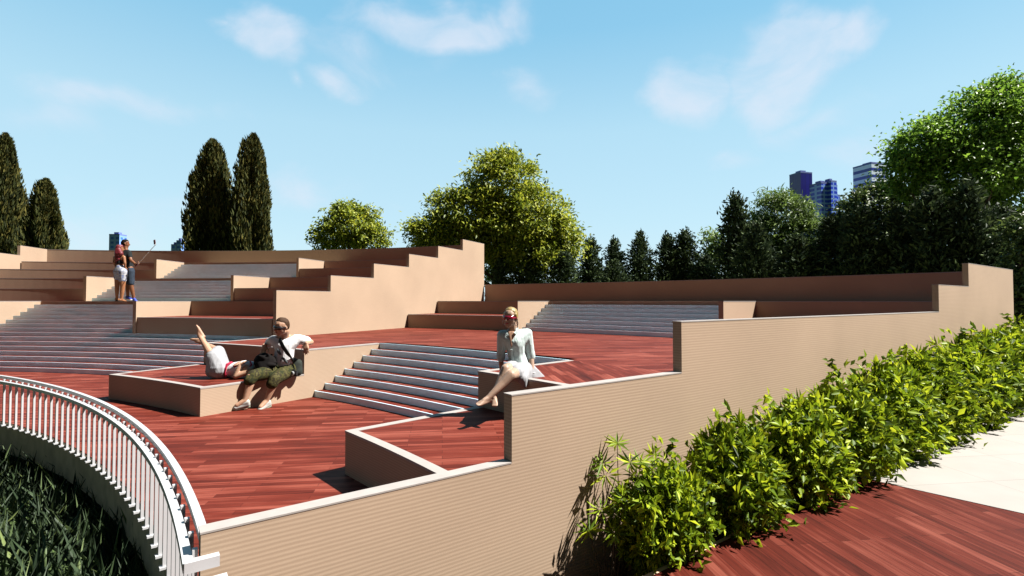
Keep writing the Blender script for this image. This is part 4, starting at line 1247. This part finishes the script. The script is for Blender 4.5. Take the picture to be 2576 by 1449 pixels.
# open neck of the shirt and its collar leaves
vn = fuse('open_neck', [[(m6(535, 445, 5.398), (0.014, 0.02, 0.03)), (m6(600, 438, 5.405), (0.018, 0.02, 0.02)), (m6(567, 590, 5.370), (0.007, 0.016, 0.02))]], S['fair'], sw, 0.005, 2)
band('collar', [m6(636, 372, 5.44), m6(640, 405, 5.40), m6(610, 440, 5.375)], 0.030, 0.006, S['shirt'], sht, (-0.2, -1, 0.3))
band('collar', [m6(510, 398, 5.42), m6(498, 430, 5.385), m6(518, 468, 5.365)], 0.026, 0.006, S['shirt'], sht, (-0.2, -1, 0.3))
band('placket', [m6(566, 640, 5.352), m6(574, 720, 5.375), m6(583, 800, 5.375), m6(588, 850, 5.372)], 0.022, 0.006, S['shirt'], sht, (-0.1, -1, 0.1))
skirt3 = [[(h3L, 0.108), (h3R, 0.115), (be3 + Vector((0, 0, -0.06)), 0.098)], [(h3L, 0.104), (k3L * 0.55 + h3L * 0.45, 0.078)], [(h3R, 0.104), (k3R * 0.62 + h3R * 0.38, 0.082)],
          [(h3R + Vector((0.02, -0.03, 0)), 0.10), (m6(700, 1010, 5.24), 0.055), (m6(735, 1110, 5.24), 0.018), (m6(690, 980, 5.22), 0.03)],
          [(h3R + Vector((0.05, 0, 0)), 0.095), (m6(880, 1010, 5.44), 0.03), (m6(985, 995, 5.48), 0.010), (m6(880, 1080, 5.40), 0.012)], [(h3R, 0.09), (m6(800, 1090, 5.36), 0.014), (m6(890, 1075, 5.40), 0.012)]]
fuse('skirt', skirt3, S['white_skirt'], sw, 0.008, 3)
bm = bmesh.new()
cc = w3R + Vector((0, 0, 0.012))
tube(bm, [cc + Vector((0.027 * math.cos(a_), 0.027 * math.sin(a_), 0.004 * math.sin(a_))) for a_ in np.linspace(0, 6.283, 17)], [0.0045] * 17, 6)
bm_obj('bracelet', bm, S['white_tee'], sw)

# ---- standing pair far up on the left, seen from behind
def m4(x, y, D=15.3): return at((380 + x / 4.831) / 1.4907, (860 + y / 4.831) / 1.4907, D)
sm = thing('person', m4(540, 1290, 15.3), 'standing man in dark t-shirt and navy shorts reaching out a selfie stick', 'person')
DZ = 15.32
hc4 = m4(435, 262, DZ); H4 = 0.25
hp4, hq4 = head_prims(hc4, (0.75, 0.55, 0.0), (0.02, 0, 1), H4)
nk = m4(440, 370, DZ); s4L, s4R = m4(395, 425, DZ + 0.1), m4(500, 425, DZ - 0.02)
e4R, w4R = m4(535, 560, DZ - 0.12), m4(625, 632, DZ - 0.18)
e4L, w4L = m4(330, 590, DZ - 0.05), m4(262, 660, DZ - 0.20)
pv = m4(500, 740, DZ)
c4 = m4(460, 500, DZ)
h4a, h4b = m4(485, 770, DZ + 0.04), m4(525, 770, DZ - 0.02)
k4a, k4b = m4(478, 1010, DZ + 0.04), m4(538, 1010, DZ - 0.04)
f4a, f4b = m4(480, 1215, DZ + 0.02), m4(590, 1248, DZ + 0.05)
b4 = hp4 + limb((hc4 - Vector((0, 0, 0.06)), 0.062), (nk, 0.065))
b4 += [[(s4L, 0.06), (s4R, 0.06), (nk, 0.06), (c4, 0.125)], [(c4, 0.125), (m4(485, 640, DZ), 0.115)], [(m4(485, 640, DZ), 0.115), (h4a, 0.10), (h4b, 0.10)]]
b4 += limb((s4R, 0.058), (e4R, 0.044), (w4R, 0.032)) + limb((s4L, 0.058), (e4L, 0.044), (w4L, 0.030))
b4 += limb((h4a, 0.10), (k4a, 0.062), (k4a * 0.6 + f4a * 0.4, 0.058), (f4a, 0.036)) + limb((h4b, 0.10), (k4b, 0.062), (k4b * 0.6 + f4b * 0.4, 0.058), (f4b, 0.036))
b4 += hand_prims(w4R, (0.8, -0.1, 0.1), (0.0, 0.3, 1), (0, -1, 0.3), 0.175, (0.9, 1.2))
b4 += hand_prims(w4L, (0.5, -0.1, -0.45), (0, 1, 0.1), (0, 0, 1), 0.175, (0.1, 0.2))
fuse('body', b4, S['brown'], sm, 0.011, 4)
fuse('hair', [[(hq4(0, -0.08, 0.2), 0.345 * H4), (hq4(0, 0.08, 0.27), 0.27 * H4)], [(hq4(0, -0.14, 0.08), 0.33 * H4), (hq4(0, -0.17, -0.12), 0.23 * H4)]], S['black'], sm, 0.012, 3)
ts = [[(s4L, 0.075), (s4R, 0.075), (nk - Vector((0, 0, 0.03)), 0.07), (c4, 0.145)], [(c4, 0.145), (m4(490, 700, DZ), 0.135)], [(s4R, 0.075), (s4R * 0.45 + e4R * 0.55, 0.068)], [(s4L, 0.075), (s4L * 0.45 + e4L * 0.55, 0.068)]]
fuse('t_shirt', ts, S['charcoal'], sm, 0.014, 4)
fuse('shorts', [[(h4a, 0.118), (h4b, 0.118), (m4(492, 700, DZ), 0.125)], [(h4a, 0.115), (k4a * 0.8 + h4a * 0.2, 0.088)], [(h4b, 0.115), (k4b * 0.85 + h4b * 0.15, 0.092)]], S['navy'], sm, 0.014, 4)
for a, f in ((f4a, Vector((0.9, -0.25, -0.12))), (f4b, Vector((0.8, -0.3, -0.25)))):
    u_, s_ = shoe_prims(a, f, (0, 0, 1), 0.24)
    o_ = fuse('shoe', u_, S['blue_shoe'], sm, 0.012, 3)
    fuse('sole', s_, S['white_tee'], o_, 0.012, 2)
ss = thing('selfie_stick', m4(640, 650, DZ - 0.2), 'thin grey selfie stick held out to the right by the standing man', 'selfie stick')
pA, pB = m4(640, 650, DZ - 0.2), m4(985, 275, DZ - 0.35)
bm = bmesh.new(); tube(bm, [pA, pA * 0.5 + pB * 0.5, pB], [0.011, 0.0095, 0.008], 8); bm_obj('rod', bm, S['steel'], ss)
bm = bmesh.new(); tube(bm, [m4(618, 672, DZ - 0.2), m4(668, 618, DZ - 0.2)], [0.022, 0.022], 10); bm_obj('grip', bm, S['phone'], ss)
bm = bmesh.new(); tube(bm, [pB, m4(972, 262, DZ - 0.35)], [0.014, 0.016], 8); bm_obj('clamp', bm, S['steel'], ss)
ph = thing('phone', m4(965, 230, DZ - 0.35), 'small phone in a dark red case at the end of the selfie stick', 'phone')
bm = bmesh.new(); box(bm, m4(965, 230, DZ - 0.35), (0.085, 0.012, 0.135), Matrix.Rotation(R_(-25), 3, 'Z') @ Matrix.Rotation(R_(-14), 3, 'Y'))
bmesh.ops.bevel(bm, geom=list(bm.edges), offset=0.004, segments=2, affect='EDGES')
bm_obj('case', bm, S['phone'], ph)

wo = thing('person', m4(320, 1290, 15.15), 'standing woman with long dark red hair and bleached denim shorts, back turned', 'person')
DW = 15.12
hc5 = m4(335, 352, DW); H5 = 0.235
hp5, hq5 = head_prims(hc5, (0.7, 0.6, 0.0), (0.05, 0, 1), H5)
nk5 = m4(325, 455, DW); s5L, s5R = m4(250, 505, DW), m4(408, 505, DW - 0.03)
e5L, w5L = m4(232, 600, DW - 0.02), m4(262, 690, DW + 0.10)
e5R, w5R = m4(425, 610, DW - 0.05), m4(432, 690, DW - 0.02)
c5, b5 = m4(330, 540, DW), m4(338, 650, DW)
h5a, h5b = m4(310, 770, DW), m4(390, 775, DW - 0.02)
k5a, k5b = m4(285, 1020, DW), m4(385, 1050, DW - 0.03)
f5a, f5b = m4(280, 1250, DW), m4(365, 1262, DW - 0.03)
q5 = hp5 + limb((hc5 - Vector((0, 0, 0.05)), 0.05), (nk5, 0.05))
q5 += [[(s5L, 0.048), (s5R, 0.048), (nk5, 0.05), (c5, 0.10)], [(c5, 0.10), (b5, 0.088)], [(b5, 0.088), (h5a, 0.11), (h5b, 0.11)]]
q5 += limb((s5L, 0.048), (e5L, 0.036), (w5L, 0.026)) + limb((s5R, 0.048), (e5R, 0.038), (w5R, 0.027))
q5 += limb((h5a, 0.11), (k5a, 0.062), (k5a * 0.6 + f5a * 0.4, 0.056), (f5a, 0.034)) + limb((h5b, 0.11), (k5b, 0.064), (k5b * 0.6 + f5b * 0.4, 0.058), (f5b, 0.034))
q5 += hand_prims(w5L, (0.5, 0.4, -0.6), (0, 1, 0), (0, 0, 1), 0.16, (0.3, 0.4)) + hand_prims(w5R, (0.2, 0.5, -0.8), (0, 1, 0), (-1, 0, 0), 0.16, (0.3, 0.4))
q5 += foot_prims(f5a, f5a + Vector((0.05, 0.5, -0.06)), (0, 0, 1), 0.21) + foot_prims(f5b, f5b + Vector((0.12, 0.5, -0.06)), (0, 0, 1), 0.21)
fuse('body', q5, S['tanned'], wo, 0.011, 4)
fuse('hair', [[(hq5(0, -0.1, 0.16), 0.37 * H5), (hq5(0, 0.1, 0.26), 0.29 * H5)], [(hq5(0, -0.2, 0.05), 0.30 * H5), (m4(290, 450, DW - 0.09), 0.075), (m4(350, 440, DW - 0.09), 0.07)], [(m4(290, 450, DW - 0.09), 0.07), (m4(270, 560, DW - 0.10), 0.035), (m4(310, 540, DW - 0.10), 0.04)], [(m4(265, 540, DW - 0.10), 0.03), (m4(262, 620, DW - 0.10), 0.012)]], S['red_hair'], wo, 0.012, 2)
fuse('crop_top', [[(s5L * 0.75 + s5R * 0.25 - Vector((0, 0, 0.04)), 0.055), (s5R * 0.75 + s5L * 0.25 - Vector((0, 0, 0.04)), 0.055), (c5, 0.113)], [(c5, 0.112), (m4(335, 605, DW), 0.102)]], S['charcoal'], wo, 0.012, 3)
fuse('shorts', [[(h5a, 0.128), (h5b, 0.128), (m4(342, 680, DW), 0.105)], [(h5a, 0.125), (h5a * 0.55 + k5a * 0.45, 0.098)], [(h5b, 0.125), (h5b * 0.5 + k5b * 0.5, 0.10)]], S['denim'], wo, 0.012, 3)
for f in (f5a, f5b):
    d_ = Vector((0.1, 1, -0.0)).normalized()
    u_, s_ = shoe_prims(f, d_, (0, 0, 1), 0.21)
    fuse('sandal', s_, S['charcoal'], wo, 0.012, 2)

# ------------------------------------------------------------------ sun and sky
SUN_EL, SUN_AZ = R_(53.0), R_(1.0)       # azimuth counted from +X (right) towards +Y (away)
sd = Vector((math.cos(SUN_EL) * math.cos(SUN_AZ), math.cos(SUN_EL) * math.sin(SUN_AZ), math.sin(SUN_EL)))
sl = bpy.data.lights.new("sun", 'SUN')
sl.energy = 5.0
sl.angle = R_(0.5)
sl.color = (1.0, 0.955, 0.885)
so = bpy.data.objects.new("sun", sl)
so.rotation_euler = (-sd).to_track_quat('-Z', 'Y').to_euler()
so.location = (20, 0, 40)
COL.objects.link(so)

w = bpy.data.worlds.new("World")
scene.world = w
w.use_nodes = True
nt = w.node_tree
L = nt.links
bg = nt.nodes["Background"]
sky = N(nt, "ShaderNodeTexSky")
sky.sky_type = 'NISHITA'
sky.sun_disc = False
sky.sun_elevation = SUN_EL
sky.sun_rotation = R_(90) - SUN_AZ
sky.altitude = 0
sky.air_density = 1.2
sky.dust_density = 0.5
sky.ozone_density = 1.0
bg.inputs["Strength"].default_value = 0.05
tc = N(nt, "ShaderNodeTexCoord")
sp = N(nt, "ShaderNodeSeparateXYZ"); L.new(tc.outputs["Generated"], sp.inputs[0])
az = N(nt, "ShaderNodeMath", operation='ARCTAN2'); L.new(sp.outputs["X"], az.inputs[0]); L.new(sp.outputs["Y"], az.inputs[1])
el = N(nt, "ShaderNodeMath", operation='ARCSINE'); L.new(sp.outputs["Z"], el.inputs[0])
ae = N(nt, "ShaderNodeCombineXYZ"); L.new(az.outputs[0], ae.inputs["X"]); L.new(el.outputs[0], ae.inputs["Y"])
def azel(xd, yd):
    p = at(xd, yd, 1.0) - Vector((0, 0, EYE)); p.normalize()
    return math.atan2(p.x, p.y), math.asin(p.z)
CL = [(675, 70, 105, 78, 1.25), (850, 190, 62, 30, 0.75), (1110, 50, 180, 66, 1.15), (1270, 25, 60, 45, 0.6), (360, 262, 210, 55, 0.75), (150, 300, 130, 60, 0.4),
      (1765, 200, 105, 80, 1.15), (1950, 165, 120, 110, 1.25), (1985, 90, 90, 60, 1.1), (2075, 115, 95, 50, 0.95), (1330, 235, 70, 55, 0.5), (250, 540, 230, 60, 0.42), (760, 480, 120, 45, 0.38),
      (1820, 385, 100, 38, 0.42), (2100, 290, 170, 50, 0.42), (2250, 380, 140, 50, 0.35), (540, 20, 60, 30, 0.4), (735, 188, 30, 16, 0.5), (900, 110, 190, 70, 0.35), (1000, 540, 90, 40, 0.3)]
n1 = N(nt, "ShaderNodeTexNoise"); n1.inputs["Scale"].default_value = 6.0; n1.inputs["Detail"].default_value = 9; n1.inputs["Roughness"].default_value = 0.58; n1.inputs["Distortion"].default_value = 0.5
stv = N(nt, "ShaderNodeMapping"); stv.inputs["Scale"].default_value = (1.0, 1.5, 1)
L.new(ae.outputs[0], stv.inputs["Vector"]); L.new(stv.outputs[0], n1.inputs["Vector"])
n2 = N(nt, "ShaderNodeTexNoise"); n2.inputs["Scale"].default_value = 4.0; n2.inputs["Detail"].default_value = 5
L.new(stv.outputs[0], n2.inputs["Vector"])
wv = N(nt, "ShaderNodeVectorMath", operation='MULTIPLY_ADD')
L.new(n2.outputs["Color"], wv.inputs[0]); wv.inputs[1].default_value = (0.22, 0.15, 0); L.new(ae.outputs[0], wv.inputs[2])
prev = None
for (x, y, rx, ry, wt) in CL:
    a0, e0 = azel(x, y); a1, _ = azel(x + rx, y); _, e1 = azel(x, y - ry)
    s1 = N(nt, "ShaderNodeVectorMath", operation='SUBTRACT'); L.new(wv.outputs[0], s1.inputs[0]); s1.inputs[1].default_value = (a0 + 0.11, e0 + 0.075, 0)
    s2 = N(nt, "ShaderNodeVectorMath", operation='MULTIPLY'); L.new(s1.outputs[0], s2.inputs[0]); s2.inputs[1].default_value = (1 / max(1e-3, a1 - a0), 1 / max(1e-3, e1 - e0), 0)
    s3 = N(nt, "ShaderNodeVectorMath", operation='LENGTH'); L.new(s2.outputs[0], s3.inputs[0])
    s4 = N(nt, "ShaderNodeMath", operation='SUBTRACT'); s4.inputs[0].default_value = 1.6; L.new(s3.outputs["Value"], s4.inputs[1])
    s5 = N(nt, "ShaderNodeMath", operation='MULTIPLY', use_clamp=True); L.new(s4.outputs[0], s5.inputs[0]); s5.inputs[1].default_value = wt
    if prev is None: prev = s5
    else:
        mxn = N(nt, "ShaderNodeMath", operation='MAXIMUM'); L.new(prev.outputs[0], mxn.inputs[0]); L.new(s5.outputs[0], mxn.inputs[1]); prev = mxn
gate = N(nt, "ShaderNodeMath", operation='GREATER_THAN'); L.new(prev.outputs[0], gate.inputs[0]); gate.inputs[1].default_value = 0.0
dn = N(nt, "ShaderNodeMath", operation='MULTIPLY_ADD'); L.new(n1.outputs["Fac"], dn.inputs[0]); dn.inputs[1].default_value = 1.9; dn.inputs[2].default_value = -1.0
d2 = N(nt, "ShaderNodeMath", operation='ADD'); L.new(dn.outputs[0], d2.inputs[0]); L.new(prev.outputs[0], d2.inputs[1])
mr = N(nt, "ShaderNodeMapRange"); mr.interpolation_type = 'SMOOTHSTEP'
L.new(d2.outputs[0], mr.inputs["Value"]); mr.inputs["From Min"].default_value = 0.10; mr.inputs["From Max"].default_value = 1.35; mr.inputs["To Max"].default_value = 0.8
dens = N(nt, "ShaderNodeMath", operation='MULTIPLY'); L.new(mr.outputs[0], dens.inputs[0]); L.new(gate.outputs[0], dens.inputs[1])
cc_ = N(nt, "ShaderNodeMix", data_type='RGBA')
# added dimming of the sky behind and beside, to darken shaded faces
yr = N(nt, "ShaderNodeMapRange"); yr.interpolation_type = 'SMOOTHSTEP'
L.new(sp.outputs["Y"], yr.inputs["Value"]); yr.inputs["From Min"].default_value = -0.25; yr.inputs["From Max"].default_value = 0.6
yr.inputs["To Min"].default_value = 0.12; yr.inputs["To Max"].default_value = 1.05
tint = N(nt, "ShaderNodeVectorMath", operation='MULTIPLY'); L.new(sky.outputs[0], tint.inputs[0]); tint.inputs[1].default_value = (0.98, 1.12, 1.04)
hz = N(nt, "ShaderNodeMix", data_type='RGBA'); hz.inputs[0].default_value = 0.88      # thin high haze evens the blue out
L.new(tint.outputs[0], hz.inputs[6]); 
hr = ramp(nt, [(0.0, (0.375, 0.485, 0.545)), (0.15, (0.315, 0.457, 0.54)), (0.31, (0.27, 0.43, 0.525)), (0.47, (0.155, 0.345, 0.485)), (0.7, (0.105, 0.285, 0.44))])
L.new(sp.outputs["Z"], hr.inputs["Fac"])
h10 = N(nt, "ShaderNodeVectorMath", operation='SCALE'); L.new(hr.outputs["Color"], h10.inputs[0]); h10.inputs["Scale"].default_value = 10.0
L.new(h10.outputs[0], hz.inputs[7])
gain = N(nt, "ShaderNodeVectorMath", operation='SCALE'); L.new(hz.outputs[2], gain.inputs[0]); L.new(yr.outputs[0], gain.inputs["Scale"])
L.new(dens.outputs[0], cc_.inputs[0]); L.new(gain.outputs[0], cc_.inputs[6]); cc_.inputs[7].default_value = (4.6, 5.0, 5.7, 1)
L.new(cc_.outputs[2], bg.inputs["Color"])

vs = scene.view_settings
vs.view_transform = 'Standard'
vs.look = 'None'
vs.exposure = 1.75
vs.gamma = 1.0
vs.use_curve_mapping = False
scene.render.engine = 'CYCLES'
